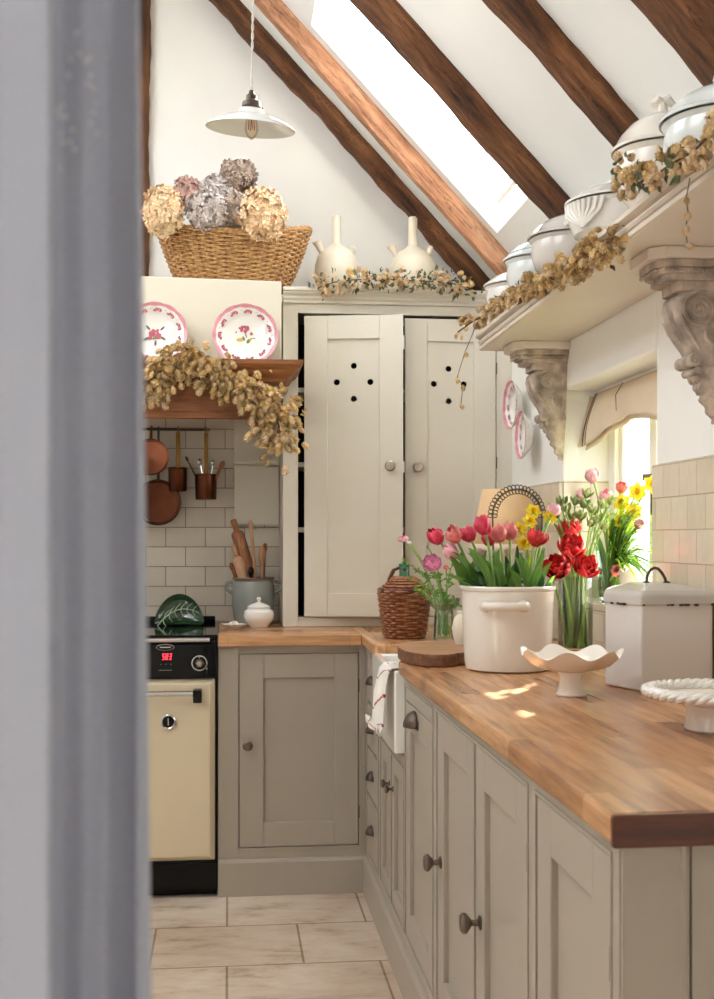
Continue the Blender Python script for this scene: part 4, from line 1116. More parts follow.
cup('copper_pan', -.196, 1.505, .037, .088, M['copper_dark'], 'tapered copper measure on a long brass handle, middle of the rail', .12, 'copper pans on the rail')
def pan(x, z, r, mat, label, y=4.76):
    t = thing('copper_pan', (x, y, z), label, 'pan', 'copper pans on the rail')
    m = MB(); R_ = Matrix.Rotation(PI/2, 4, 'X')
    m.lathe([(0,0),(r*.86,0),(r*.95,.01),(r,.05),(r*1.05,.053),(r*.97,.050),(r*.91,.012),(0,.006)], (0,0,0), 36, R_)
    m.build('pan_body', mat, t)
    m = MB(); m.tube([(0,-.03,r),(0,-.025,r+.03),(0,-.01,1.655-z),(0,.01,1.672-z)], [.006,.005,.0045,.003], 8); m.build('handle', M['brass'] if mat is M['copper'] else M['iron'], t)
pan(-.298, 1.547, .068, M['copper'], 'bright round copper pan half hidden by the curtain')
pan(-.272, 1.372, .086, M['copper_dark'], 'large dark copper frying pan hanging lowest beside the curtain', 4.79)
def stick(name, p0, p1, r, mat, label, cat='utensil', head=None, grp=None, rr=None):
    p0, p1 = Vector(p0), Vector(p1); t = thing(name, tuple(p0), label, cat, grp)
    m = MB(); L = (p1-p0).length; M_ = basis(p1-p0)
    if head == 'pin':
        m.lathe([(0,0),(r*.45,.0),(r*.5,.02),(r*.35,.035),(r,.045),(r,L-.06),(r*.8,L-.052),(r*.38,L-.046),(r*.5,L-.02),(r*.45,L-.003),(0,L)], (0,0,0), 16, M_)
        m.build('rolling_pin_body', mat, t); return t
    m.tube([(0,0,0), p1-p0], [r, r*.8], 8); m.build('handle', mat, t)
    if head:
        m = MB(); m.ball((0,0,0), 1, 14, 8, (head[0], head[1], head[2]))
        m.v = [tuple((p1-p0) + (M_.to_3x3()@Vector(v))) for v in m.v]
        m.build('head', mat, t)
    return t
G = 'utensils in the right copper pan'
stick('whisk', (-.090,4.742,1.40), at(187,459,Y=4.74), .0035, M['iron'], 'dark thin utensil leaning left out of the copper pan', head=(.006,.006,.012), grp=G)
stick('wooden_handle_spoon', (-.080,4.742,1.40), at(222,465,Y=4.72), .007, M['utensil'], 'brown wooden handle leaning right out of the copper pan', head=(.010,.010,.018), grp=G)
stick('steel_spoon', (-.085,4.735,1.40), at(200,462,Y=4.72), .003, M['chrome'], 'steel spoon end sticking up inside the copper pan', head=(.012,.005,.014), grp=G)
stick('steel_spoon', (-.075,4.745,1.40), at(213,463,Y=4.735), .003, M['chrome'], 'second steel spoon end at the back of the copper pan', head=(.009,.005,.012), grp=G)

# ------------------------------------------------------------------ worktop beside the cooker
WZ = .9005
t = thing('utensil_crock', (.098, 4.645, WZ), 'grey stoneware crock full of wooden utensils', 'crock')
m = MB(); R = .083
m.lathe([(0,.0),(.066,0),(.072,.004),(.080,.05),(.083,.11),(.080,.15),(.074,.166),(.078,.174),(.076,.180),(.070,.178),(.069,.165),(.076,.12),(.07,.02),(0,.012)], (0,0,0), 40); m.build('crock_body', M['crock'], t)
MB().ring([(.0775*math.cos(a*PI/24), .0775*math.sin(a*PI/24), .177) for a in range(48)], .0045, 8).build('rim', M['crock_rim'], t)
for s_ in (-1, 1): MB().tube([(s_*.078,0,.165),(s_*.103,0,.158),(s_*.104,0,.135),(s_*.081,0,.118)], .009, 10, sx=.7).build('ear_handle', M['crock'], t)
G = 'wooden utensils in the grey crock'
cx, cy = .098, 4.645
stick('rolling_pin', (cx+.035, cy+.01, .93), at(233,519,Y=4.62), .025, M['utensil'], 'tall dark wooden rolling pin leaning left in the grey crock', 'rolling pin', 'pin', G)
stick('rolling_pin', (cx+.01, cy-.02, .93), at(233,545,Y=4.60), .021, M['utensil_pale'], 'short pale rolling pin in front in the grey crock', 'rolling pin', 'pin', G)
stick('wooden_spoon', (cx+.02, cy-.03, .93), at(251,526,Y=4.60), .0075, M['utensil_pale'], 'tall pale wooden spoon upright in the grey crock', head=(.012,.006,.024), grp=G)
stick('wooden_spatula', (cx+.03, cy+.0, .93), at(262,556,Y=4.62), .007, M['utensil_pale'], 'broad pale wooden spatula right of the tall spoon', head=(.020,.004,.040), grp=G)
stick('wooden_spoon', (cx+.03, cy+.035, .93), at(265,548,Y=4.68), .007, M['utensil'], 'brown wooden spoon at the back right of the grey crock', head=(.012,.006,.020), grp=G)
stick('wooden_fork', (cx-.01, cy+.02, .93), at(232,567,Y=4.64), .010, M['utensil'], 'brown wooden handle at the left edge of the grey crock', head=(.011,.008,.018), grp=G)
stick('black_ladle', (cx+.0, cy-.035, .93), at(251,571,Y=4.585), .006, M['black'], 'short black handle leaning on the rim of the grey crock', head=(.014,.008,.018), grp=G)
t = thing('sugar_pot', (.114, 4.485, WZ), 'round white lidded sugar pot in front of the grey crock', 'pot')
MB().lathe([(0,0),(.032,0),(.034,.004),(.050,.022),(.0575,.042),(.054,.060),(.042,.070),(.040,.071),(0,.071)], (0,0,0), 36).build('pot_body', M['ceramic'], t)
m = MB(); m.lathe([(.043,.0715),(.044,.076),(.034,.084),(.014,.091),(.006,.094),(.006,.100),(.0095,.106),(.005,.112),(0,.113)], (0,0,0), 30); m.build('lid', M['ceramic'], t)
t = thing('small_dish', (.022, 4.41, WZ), 'small green-rimmed dish of white pieces at the end of the worktop', 'dish')
def wl(a, r, z, j): return (r*(1+(.06*math.cos(7*a) if r > .03 else 0)), z)
MB().lathe([(0,0),(.022,0),(.026,.004),(.046,.016),(.0455,.018),(.024,.008),(0,.006)], (0,0,0), 42, None, wl).build('dish_body', M['ceramic'], t)
MB().lathe([(.040,.0155),(.0468,.0178),(.0472,.0166)], (0,0,0), 42, None, wl).build('green_rim', M['cabbage'], t)
m = MB()
for i in range(9): m.ball((.02*math.cos(i*2.3)*(.3+.1*(i % 4)), .02*math.sin(i*2.3)*(.3+.1*(i % 4)), .017+.003*(i % 3)), .0075, 6, 5)
tag(m.build('sugar_lumps', M['soap'], t), kind='stuff')
# cabbage-leaf plate on the hob
t = thing('leaf_plate', (-.183, 4.60, .938), 'dark green leaf-patterned oval plate leaning at the back of the hob', 'plate'); t.rotation_euler = (PI/2-.32, 0, 0)
m = MB(); m.lathe([(0,0),(.055,.002),(.078,.010),(.092,.020),(.091,.016),(.078,.004),(.055,-.004),(0,-.006)], (0,0,0), 48)
def kid(v): return (v[0], (v[1]*.88 if v[1] > 0 else v[1]*.40) - 3.4*v[0]**2, v[2])
m.v = [kid(v) for v in m.v]; pb = m.build('plate_body', M['cabbage'], t)
m = MB()
mid = bez((-.080,-.034,.014),(-.01,.050,.004),(.074,.012,.012), 14); m.tube(mid, [.0028*(1-.04*i) for i in range(15)], 6)
for i in range(2, 13, 2):
    p = mid[i]
    for s_ in (-1, 1):
        d = Vector((.022 if s_ > 0 else .012, s_*.034*(1-.03*i), .004)); e = p+d
        m.tube([p, p+d*.5+Vector((-.004,0,.0)), e], [.0017,.0013,.0007], 5)
m.v = [(v[0], v[1] - 1.2*v[0]**2, v[2]+.0035) for v in m.v]
m.build('pale_veins', M['cabbage_vein'], t)
# ------------------------------------------------------------------ things on the long worktop
# wicker-covered bottle
t = thing('wicker_bottle', (.585, 3.965, WZ), 'brown wicker-covered green glass bottle with a looped handle', 'bottle')
def rb2(u, a):
    k = .062+.020*u**.8; x, y = superell(a, k, k, 3.2); return (x, y, .006+.150*u)
m = MB(); weave(m, 17, 0, 1, rb2, 96, .0049, 20, .0050); m.build('woven_side', M['wicker_dark'], t)
m = MB(); m.prism([superell(2*PI*i/32, .058, .058, 3.2) for i in range(32)], 'z', 0, .15); m.build('inner_lining', M['wicker_rim'], t)
m = MB()
for q in range(2): m.ring([(lambda p: (p[0], p[1], .158+.004*math.sin(9*2*PI*i/72+PI*q)))(rb2(1, 2*PI*i/72)) for i in range(72)], .005, 6)
m.build('rim', M['wicker_rim'], t)
m = MB(); weave(m, 7, 0, 1, lambda u, a: ((.076-.052*u)*math.cos(a), (.076-.052*u)*math.sin(a), .162+.040*math.sin(u*PI/2)), 60, .005, 16, .003); m.build('woven_shoulder', M['wicker_dark'], t)
MB().lathe([(0,.15),(.020,.155),(.018,.20),(.0165,.235),(.0185,.238),(.0185,.246),(.014,.247),(0,.247)], (0,0,0), 20).build('bottle_neck', M['green_glass_d'], t)
m = MB(); m.tube([(-.050,0,.160),(-.052,0,.195),(-.038,0,.225),(-.014,0,.234),(.0,-.022,.226)], .0052, 8); m.tube([(-.046,.004,.160),(-.048,.004,.195),(-.034,.004,.221)], .004, 8); m.build('handle', M['wicker_rim'], t)

# pouch-shaped glass vase with ranunculus
def stemtube(m, pts, r=.0022, n=6): m.tube(pts, r, n)
VS = (.695, 3.83)
t = thing('glass_vase', (VS[0], VS[1], WZ), 'small clear glass vase with flared lip beside the wicker bottle', 'vase')
pf = [(0,.002),(.035,.002),(.037,.006),(.033,.06),(.030,.100),(.050,.118),(.053,.138),(.052,.1385),(.049,.120),(.028,.100),(.031,.06),(.034,.010),(0,.008)]
MB().lathe(pf, (0,0,0), 36).build('vase_glass', M['vase_glass'], t)
MB().lathe([(0,.0095),(.0325,.0105),(.0298,.06),(.0292,.078),(0,.078)], (0,0,0), 30).build('water', M['water'], t)

def petal_shape(m, B_, o, L, W, cup, curl, n=6, k=5):
    """a petal growing along B_ z, bulging outwards along B_ x"""
    vs = []
    for i in range(n+1):
        u = i/n
        w = W*math.sin(PI*min(1, .12+.80*u))**.7*(1 if u < .75 else (1-(u-.75)*2.2))
        r = cup*math.sin(PI*min(1, u*.72+.02))+curl*u*u
        for j in range(k):
            v = -1+2*j/(k-1)
            vs.append(o + B_@Vector((r - .30*w*v*v, w*v, L*u - .08*L*v*v*u)))
    m.add(vs, [(i*k+j, (i+1)*k+j, (i+1)*k+j+1, i*k+j+1) for i in range(n) for j in range(k-1)])
def leafblade(m, pts, W, fold=.35, k=4, tw=0):
    P_ = [Vector(p) for p in pts]; n = len(P_); vs = []
    side0 = None
    for i, p in enumerate(P_):
        tn = (P_[min(i+1,n-1)]-P_[max(0,i-1)]).normalized()
        if side0 is None: side0 = tn.cross(Vector((.3,-.9,.2))).normalized()
        sd = (side0 - tn*side0.dot(tn)).normalized(); nn = sd.cross(tn)
        if tw: sd = Matrix.Rotation(tw*i/n, 3, tn)@sd; nn = sd.cross(tn)
        u = i/(n-1); w = W*min(1, .55+1.1*u)*max(.03, 1-u**2.6)**.9
        for q in (-1,-.5,0,.5,1): vs.append(p + sd*(w*q) + nn*(abs(q)*w*fold))
    m.add(vs, [(i*5+j, (i+1)*5+j, (i+1)*5+j+1, i*5+j+1) for i in range(n-1) for j in range(4)])
def tulip(base, head, mat, label, group, size=.030, openness=.0, leaves=2, ruffled=False, seed=0, cat='tulip', leafmat='leaf', tip=None, zleaf=.16, name='tulip'):
    r_ = random.Random(seed*7+3); base = Vector(base); head = Vector(head)
    t = thing(name, tuple(base), label, cat, group); h = head-base
    ctrl = Vector((h.x*.35, h.y*.35, h.z*.65))
    pts = bez((0,0,0), ctrl, h, 12)
    MB().tube(pts, [.0034]*13, 7).build('stem', M['stem'], t)
    d = (pts[-1]-pts[-2]).normalized()
    if tip: d = (d+Vector(tip)).normalized()
    m = MB(); L = size*2.05
    rings = ((3, 0, .98, 1.0), (3, PI/3, 1.0, .9)) if not ruffled else ((5,0,.92,1.35),(6,.5,.92,1.1),(6,.2,.9,.8),(5,.8,.85,.5),(4,.3,.8,.2))
    for (cnt, ph, sc_, cp) in rings:
        for q in range(cnt):
            a = 2*PI*q/cnt+ph+seed+(r_.uniform(-.2,.2) if ruffled else 0)
            B_ = (basis(d, a).to_3x3())
            lean = openness*cp+(r_.uniform(-.05,.18) if ruffled else r_.uniform(-.03,.04))
            R_ = Matrix.Rotation(lean, 3, 'Y')
            petal_shape(m, B_@R_, h-d*.004, L*sc_*(r_.uniform(.85,1.05)), size*(.74 if not ruffled else .58), size*(.88*cp if not ruffled else .70*cp), size*(-.25 if not ruffled else .12))
    m.build('flower_head', mat if not isinstance(mat, str) else M[mat], t, auto=60, solid=.0006)
    for k in range(leaves):
        a = r_.uniform(0, 2*PI); out = r_.uniform(.03,.075); hh = zleaf*r_.uniform(.75,1.15)
        m = MB(); leafblade(m, bez((0,0,.0), (out*.3*math.cos(a), out*.3*math.sin(a), hh*.7), (out*math.cos(a), out*math.sin(a), hh), 8), .013*r_.uniform(.8,1.25), .4)
        m.build('leaf', M[leafmat], t)
    return t
def ranunculus(base, head, r, label, mat='petal_magenta', facing=(-.1,-.9,.5), seed=0):
    r_ = random.Random(seed); base = Vector(base); head = Vector(head); h = head-base
    t = thing('ranunculus', tuple(base), label, 'flower', 'ranunculus in the small glass vase')
    MB().tube(bez((0,0,0), (h.x*.2,h.y*.2,h.z*.75), h, 10), .0022, 7).build('stem', M['stem'], t)
    m = MB(); d = Vector(facing).normalized()
    for k, (cnt, s_, op) in enumerate(((7,1.0,.75),(7,.86,.45),(6,.70,.2),(5,.55,.0),(4,.38,-.1))):
        for q in range(cnt):
            B_ = basis(d, 2*PI*q/cnt+k*.6).to_3x3()@Matrix.Rotation(op, 3, 'Y')
            petal_shape(m, B_, h, r*1.15*s_, r*.62*s_, r*.85*s_, -r*.25*s_, 5, 5)
    m.build('flower_head', M[mat], t, auto=60, solid=.0005)
    return t
vb = lambda dx, dy: (VS[0]+dx, VS[1]+dy, WZ+.015)
ranunculus(vb(0,0), at(432,564,Y=3.78), .029, 'large open pink ranunculus in the small glass vase')
ranunculus(vb(-.01,.005), at(403,540,Y=3.84), .016, 'small pale pink ranunculus leaning left over the wicker bottle', 'petal_pale', (-.2,-.4,.9), 1)
ranunculus(vb(-.015,0), at(409,543,Y=3.80), .008, 'tiny white ranunculus bud beside the pale pink one', 'ceramic_warm', (.1,-.3,.9), 2)
ranunculus(vb(.01,.01), at(428,547,Y=3.84), .006, 'closed green bud on a curling stem above the pink ranunculus', 'leaf_pale', (-.8,-.2,.2), 3)
ranunculus(vb(.01,-.008), at(446,568,Y=3.80), .009, 'small coral bud right of the open pink ranunculus', 'petal_salmon', (.2,-.5,.6), 4)
ranunculus(vb(.0,-.01), at(420,590,Y=3.77), .007, 'yellow-green drooping bud low on the left of the vase', 'leaf_lime', (-.2,-.5,-.8), 5)
t = thing('foliage_sprig', (VS[0], VS[1], WZ+.02), 'feathery green foliage bunch in the small glass vase', 'foliage', None)
m = MB(); st = MB(); r_ = random.Random(8)
for px, py in ((405,562),(410,578),(418,572),(424,584),(436,575),(440,590),(450,580),(446,600),(414,590),(430,570),(452,566),(460,606),(455,600)):
    e = at(px, py, Y=r_.uniform(3.76,3.88))-Vector((VS[0], VS[1], WZ+.02)); pts = bez((r_.uniform(-.02,.02), r_.uniform(-.02,.02), 0), (e.x*.15, e.y*.15, max(e.z*.8, .11)), e, 8)
    st.tube(pts, .0016, 5)
    for k in range(14):
        p = pts[r_.randint(5, 8)]; d = Vector((r_.uniform(-1,1), r_.uniform(-1,1), r_.uniform(-.4,.8))).normalized()*r_.uniform(.014,.03)
        leafblade(m, [p, p+d*.5+Vector((0,0,.004)), p+d], .0038, .3)
st.build('stems', M['stem'], t); m.build('leaflets', M['leaf'], t)

# thick board across the sink edge
bp = [(.462,3.24),(.466,3.14),(.490,3.068),(.53,3.036),(.575,3.046),(.605,3.098),(.75,3.114),(.98,3.13),(1.02,3.2),(1.02,3.38),(.95,3.43),(.70,3.46),(.54,3.45),(.475,3.36)]
for _ in range(2): bp = [q for k in range(len(bp)) for q in ((bp[k][0]*.75+bp[(k+1)%len(bp)][0]*.25, bp[k][1]*.75+bp[(k+1)%len(bp)][1]*.25), (bp[k][0]*.25+bp[(k+1)%len(bp)][0]*.75, bp[k][1]*.25+bp[(k+1)%len(bp)][1]*.75))]
m = MB(); m.prism(bp, 'z', .9008, .9345)
o = m.build('chopping_board', [M['board'], M['boardtop']], bevel=.003, smooth=False)
for p in o.data.polygons: p.material_index = 1 if p.normal.z > .9 else 0
tag(o, 'thick rounded walnut chopping board bridging the sink corner', 'chopping board')
t = thing('small_jug', (.665, 3.32, .935), 'small beige pottery jar mostly hidden behind the cream pot', 'jar')
MB().lathe([(0,0),(.030,0),(.036,.02),(.040,.045),(.034,.072),(.024,.084),(.026,.092),(.022,.091),(.020,.083),(0,.08)], (0,0,0), 28).build('jar_body', M['stoneware'], t)

# the big cream pot of tulips
PX, PY = .705, 2.985
t = thing('cream_planter', (PX, PY, WZ), 'large cream crock planted with pink tulips', 'planter')
m = MB(); m.lathe([(0,0),(.098,0),(.106,.004),(.109,.02),(.113,.10),(.116,.19),(.117,.200),(.121,.203),(.122,.209),(.119,.213),(.113,.212),(.111,.20),(.106,.05),(.10,.012),(0,.010)], (0,0,0), 64)
m.build('pot_body', M['pot'], t)
m = MB()
hz = .166; 
def hp(a, out): return ((.115+out)*math.sin(a), -(.115+out)*math.cos(a), hz)
ha = -.30
m.tube([hp(ha-.40,-.004), hp(ha-.40,.010), hp(ha-.34,.020)], [.016,.015,.010], 12)
m.tube([hp(ha+.40,-.004), hp(ha+.40,.010), hp(ha+.34,.020)], [.016,.015,.010], 12)
m.tube([hp(ha-.38,.014), hp(ha-.30,.022), hp(ha,.026), hp(ha+.30,.022), hp(ha+.38,.014)], [.011,.0105,.011,.0105,.011], 12)
m.build('lug_handle', M['pot'], t)
MB().lathe([(0,.185),(.108,.183)], (0,0,0), 30).build('soil', M['hop_brown'], t)
G = 'tulips planted in the cream pot'
r_ = random.Random(21)
def pb_(k, n): 
    a = k*2.4; q = .07*math.sqrt((k+.5)/n); return (PX+q*math.cos(a), PY+q*math.sin(a), WZ+.186)
TL = [((440,533),'petal_pink','leftmost coral-pink tulip in the cream pot',.029,3.02),
      ((457,532),'petal_salmon','second coral-pink tulip from the left in the cream pot',.029,2.98),
      ((471,531),'petal_pink','third pink tulip from the left in the cream pot',.028,3.00),
      ((485,524),'petal_pink','tallest deep pink tulip in the cream pot, standing above the row',.030,2.95),
      ((489,535),'petal_pink','pink tulip tucked low behind the tallest one',.027,3.05),
      ((500,532),'petal_salmon','salmon tulip in front of the straw lampshade, left of its twin',.029,2.97),
      ((510,529),'petal_salmon','salmon tulip with flared tip right of its twin before the lampshade',.029,3.00)]
def pot_x(px, Y):      # stems rise nearly straight above their place in the pot
    return at(px, 590, Y=Y)
for k, (p, mt, lb, s_, y) in enumerate(TL):
    hd_ = at(p[0], p[1]+9, Y=y); bs = Vector((PX+(hd_.x-PX)*.62, PY+(hd_.y-PY)*1.0+.03*math.sin(k*2), WZ+.186))
    tulip(bs, hd_, mt, lb, G, s_*.82, .04, 3, seed=k, zleaf=.105)
tulip((PX-.06, 3.0, WZ+.186), at(456,556,Y=2.99), 'petal_pale', 'pale streaked tulip bud low at the left of the cream pot', G, .022, .06, 2, seed=11, zleaf=.09)
tulip((PX-.02, 3.04, WZ+.186), at(482,560,Y=3.05), 'hyd_rose', 'dusky half-closed tulip low in front of the lampshade', G, .020, .05, 2, seed=12, zleaf=.09)
tulip((PX+.045, 2.95, WZ+.186), at(535,545,Y=2.95), 'petal_red', 'ruffled red double tulip at the right of the cream pot', G, .025, .05, 3, True, 13, zleaf=.11)
for k, (px, py, y) in enumerate(((452,560,2.95),(464,556,2.93),(476,565,2.9),(498,556,2.92),(515,560,2.9),(522,548,2.94),(546,560,2.95),(540,570,2.9))):
    pass
t = thing('tulip_foliage', (PX, PY, WZ+.186), 'broad green tulip leaves filling the rim of the cream pot', 'foliage')
for k, (px, py, x0, w, mt) in enumerate(((452,552,-.07,.014,'leaf'),(446,575,-.08,.012,'leaf'),(468,548,-.05,.015,'leaf'),(475,572,-.04,.018,'leaf_dark'),(492,550,-.02,.013,'leaf'),(505,556,.0,.015,'leaf_dark'),(517,545,.015,.012,'leaf_dark'),
      (524,560,.04,.016,'leaf'),(529,552,.05,.010,'leaf_lime'),(545,548,.06,.014,'leaf'),(552,562,.07,.015,'leaf'),(556,575,.085,.013,'leaf'),(498,592,-.01,.014,'leaf_dark'),(523,594,.03,.014,'leaf_dark'),(535,590,.06,.014,'leaf'),(480,585,-.04,.013,'leaf'),(462,580,-.06,.014,'leaf_dark'),(510,570,.02,.017,'leaf'),(487,575,-.03,.015,'leaf'),(543,575,.07,.015,'leaf_dark'))):
    y = PY-.03-.045*((k*7) % 5)/4; e = at(px, py, Y=y)-Vector((PX, PY, WZ+.186)); b0 = Vector((x0, y-PY+.03, 0)); 
    c_ = Vector((x0+(e.x-x0)*.4, (b0.y+e.y)/2, max(e.z, .03)*(.85 if e.z > .02 else 1.6)))
    m = MB(); leafblade(m, bez(b0, c_, e, 9), w*.72, .45); m.build('leaf', M[mt], t)

# tall cylinder vase
CXV, CYV = .945, 3.20
t = thing('cylinder_vase', (CXV, CYV, WZ), 'tall clear cylinder vase of red tulips behind the fluted stand', 'vase')
MB().lathe([(0,.001),(.046,.001),(.048,.004),(.048,.222),(.0475,.224),(.0455,.222),(.0455,.014),(.043,.010),(0,.010)], (0,0,0), 40).build('vase_glass', M['vase_glass'], t)
MB().lathe([(0,.0115),(.0445,.0125),(.0448,.140),(0,.140)], (0,0,0), 36).build('water', M['water'], t)
G = 'red tulips in the cylinder vase'
for k, (p, s_, y, tip, lb) in enumerate((((571,530),.024,3.20,(0,-.3,.3),'deep red tulip at the top back of the cylinder vase bunch'),
      ((570,548),.029,3.14,(0,-.6,.2),'red tulip with pale edges facing forward, middle of the bunch'),
      ((561,566),.028,3.12,(-.5,-.6,0),'open ruffled red tulip at the lower left of the bunch'),
      ((582,566),.027,3.13,(.3,-.6,0),'open ruffled red tulip at the lower right over the vase rim'),
      ((549,565),.016,3.13,(-1,-.2,.1),'small red petals pointing left at the edge of the bunch'))):
    tulip((CXV+.02*math.cos(k*2.2), CYV+.02*math.sin(k*2.2), WZ+.015), at(p[0], p[1]+5, Y=y), 'petal_red', lb, G, s_*1.1, .14, 0, True, k+30, tip=tip)
t = thing('cut_stem_bundle', (CXV, CYV, WZ+.013), 'bundle of green stems and long leaves standing in the cylinder vase', 'foliage')
m = MB(); lf = MB()
for k in range(26):
    a = k*2.4; a2 = a+PI*.8; q = .036
    m.tube([(q*math.cos(a), q*math.sin(a), .0), (.015*math.cos(a2), .015*math.sin(a2), .10), (.034*math.cos(a2), .034*math.sin(a2), .22)], .0034, 6)
for k in range(12):
    a = k*2.1; leafblade(lf, bez((.03*math.cos(a), .03*math.sin(a), .01), (.034*math.cos(a+.6), .034*math.sin(a+.6), .12), (.033*math.cos(a+1), .033*math.sin(a+1), .215), 7), .009, .2)
m.build('stems', M['stem'], t); lf.build('leaves', M['leaf_dark'], t)
# budding stems (pale green pods) and long blades fanning above the cylinder vase
G = 'budding stems above the cylinder vase'
for k, (px, py) in enumerate(((566,512),(575,505),(584,508),(592,514),(600,508),(606,518),(580,520),(590,526),(571,520),(602,530),(557,518),(562,505),(586,498),(597,522),(610,505))):
    bs = Vector((CXV+.02*math.cos(k*1.9), CYV+.02*math.sin(k*1.9), WZ+.015)); e = at(px, py, Y=3.16+.1*((k*5) % 7)/7)
    t = thing('budding_stem', tuple(bs), 'pale green pod on a long stem fanning out of the cylinder vase', 'flower bud', G)
    h = e-bs; pts = bez((0,0,0), (h.x*.1, h.y*.1, h.z*.62), h, 10); MB().tube(pts, .0022, 6).build('stem', M['stem'], t)
    m = MB(); d = (pts[-1]-pts[-2]).normalized()
    for q in range(4):
        B_ = basis((d+Vector((.5*math.cos(k+q*1.6), -.3, .4*math.sin(k+q*1.6)))).normalized(), q*1.57+k).to_3x3()
        petal_shape(m, B_, h, .030, .0095, .008, .0, 5, 4)
    m.build('pods', M['leaf_pale'], t, solid=.0008)
t = thing('long_green_blades', (CXV, CYV, WZ+.10), 'long narrow green leaves fanning left above the red tulips', 'foliage')
m = MB()
for (px, py) in ((545,498),(552,506),(558,500),(548,515),(556,524),(564,530)):
    e = at(px, py, Y=3.2)-Vector((CXV, CYV, WZ+.10)); leafblade(m, bez((0,0,.05), (e.x*.2, 0, e.z*.75), e, 9), .0065, .3)
m.build('leaves', M['leaf'], t)

# daffodils between the two vases
def daffodil(base, head, label, group, r=.019, facing=(-.1,-.95,.1), seed=0):
    base = Vector(base); head = Vector(head); h = head-base; t = thing('daffodil', tuple(base), label, 'daffodil', group)
    d = Vector(facing).normalized()
    MB().tube(bez((0,0,0), (h.x*.25, h.y*.25, h.z*.7), h, 10), .0024, 6).build('stem', M['stem'], t)
    m = MB()
    for q in range(6):
        B_ = basis(d, 2*PI*q/6+seed).to_3x3()@Matrix.Rotation(1.25, 3, 'Y')
        petal_shape(m, B_, h, r*1.15, r*.42, r*.12, 0, 5, 4)
    m.build('petals', M['petal_yellow'], t, solid=.0006)
    m = MB(); m.lathe([(r*.16,0),(r*.26,r*.25),(r*.34,r*.55),(r*.46,r*.68)], tuple(h), 16, basis(d), lambda a, rr, z, j: (rr*(1+(.12*math.cos(8*a) if j > 1 else 0)), z)); m.build('trumpet', M['petal_orange'], t, solid=.0006)
for k, (px, py, y) in enumerate(((533,512,3.10),(529,522,3.06),(549,518,3.10),(519,530,3.08),(524,544,3.04))):
    daffodil((PX+.05+.008*k, PY+.03, WZ+.186), at(px, py, Y=y), ('highest yellow daffodil at the right side of the cream pot','yellow daffodil just below the highest one in the cream pot','yellow daffodil leaning right towards the cylinder vase','yellow daffodil turned sideways against the lampshade','lowest yellow daffodil bud in the cream pot')[k], 'daffodils in the cream pot', .021, (.2*math.sin(k), -.8, .4), k)
tulip((PX+.07, PY+.03, WZ+.186), at(552,514,Y=3.1), 'petal_pale', 'pale pink tulip above the right side of the cream pot', 'tulips planted in the cream pot', .020, .1, 0, seed=44)

# lamp with straw shade in the corner and a beaded-handled basket
t = thing('table_lamp', (.955, 4.08, WZ), 'straw-coloured table lamp in the corner behind the tulips', 'lamp')
MB().lathe([(0,0),(.055,0),(.057,.008),(.03,.016),(.022,.05),(.034,.10),(.030,.15),(.014,.19),(.010,.24),(.010,.30),(0,.30)], (0,0,0), 28).build('lamp_base', M['stoneware'], t)
m = MB(); m.lathe([(.079,.500),(.1175,.305)], (0,0,0), 48); sh = m.build('lamp_shade', M['shade_cloth'], t, solid=.002)
m = MB(); m.lathe([(.1185,.312),(.1195,.296)], (0,0,0), 80, None, lambda a, r, z, j: (r, z-(.010*abs(math.sin(11*a)) if j else 0))); m.build('scalloped_trim', M['linen'], sh, solid=.002)
m = MB(); m.tube([(0,0,.29),(0,0,.47)], .006, 8)
for a in (0, 2.09, 4.19): m.tube([(0,0,.47),(.077*math.cos(a), .077*math.sin(a), .492)], .002, 5)
m.build('shade_carrier', M['brass'], t)
t = thing('beaded_basket', (.938, 3.835, WZ), 'wire basket with a tall looped bead handle behind the tulips', 'basket')
m = MB()
for k in range(5): m.ring([((.055+.016*k/4)*math.cos(a*PI/18), (.055+.016*k/4)*math.sin(a*PI/18), .01+.045*k) for a in range(36)], .003, 6)
for k in range(12):
    a = k*PI/6; m.tube([(.055*math.cos(a), .055*math.sin(a), .01), (.072*math.cos(a), .072*math.sin(a), .19)], .002, 5)
m.ring([(.03*math.cos(a*PI/9), .03*math.sin(a*PI/9), .008) for a in range(18)], .0025, 5)
for k in range(6): m.tube([(.055*math.cos(k*PI/6), .055*math.sin(k*PI/6), .008), (-.055*math.cos(k*PI/6), -.055*math.sin(k*PI/6), .008)], .002, 5)
m.build('wire_body', M['bead'], t)
m = MB(); hr_ = .082; hc = .405
hpth = [(-.074, 0, .19), (-.080, 0, .30)]+[(hr_*-math.cos(PI*i/20), 0, hc+hr_*1.05*math.sin(PI*i/20)) for i in range(21)]+[(.080,0,.30),(.074,0,.19)]
m.tube(hpth, .0035, 6)
for i in range(23):
    a = PI*(i)/22; c_ = Vector((-hr_*math.cos(a), 0, hc+hr_*1.05*math.sin(a))); rad_ = Vector((-math.cos(a), 0, math.sin(a)))
    tn = Vector((math.sin(a), 0, math.cos(a)))
    for s_ in (-1, 1):
        cc = c_+rad_*.0075*s_
        m.ring([cc+rad_*.0075*math.cos(q*PI/5)+Vector((0,1,0))*.004*math.cos(q*PI/5)+tn*.0062*math.sin(q*PI/5) for q in range(10)], .0019, 5)
m.build('beaded_handle', M['bead'], t)

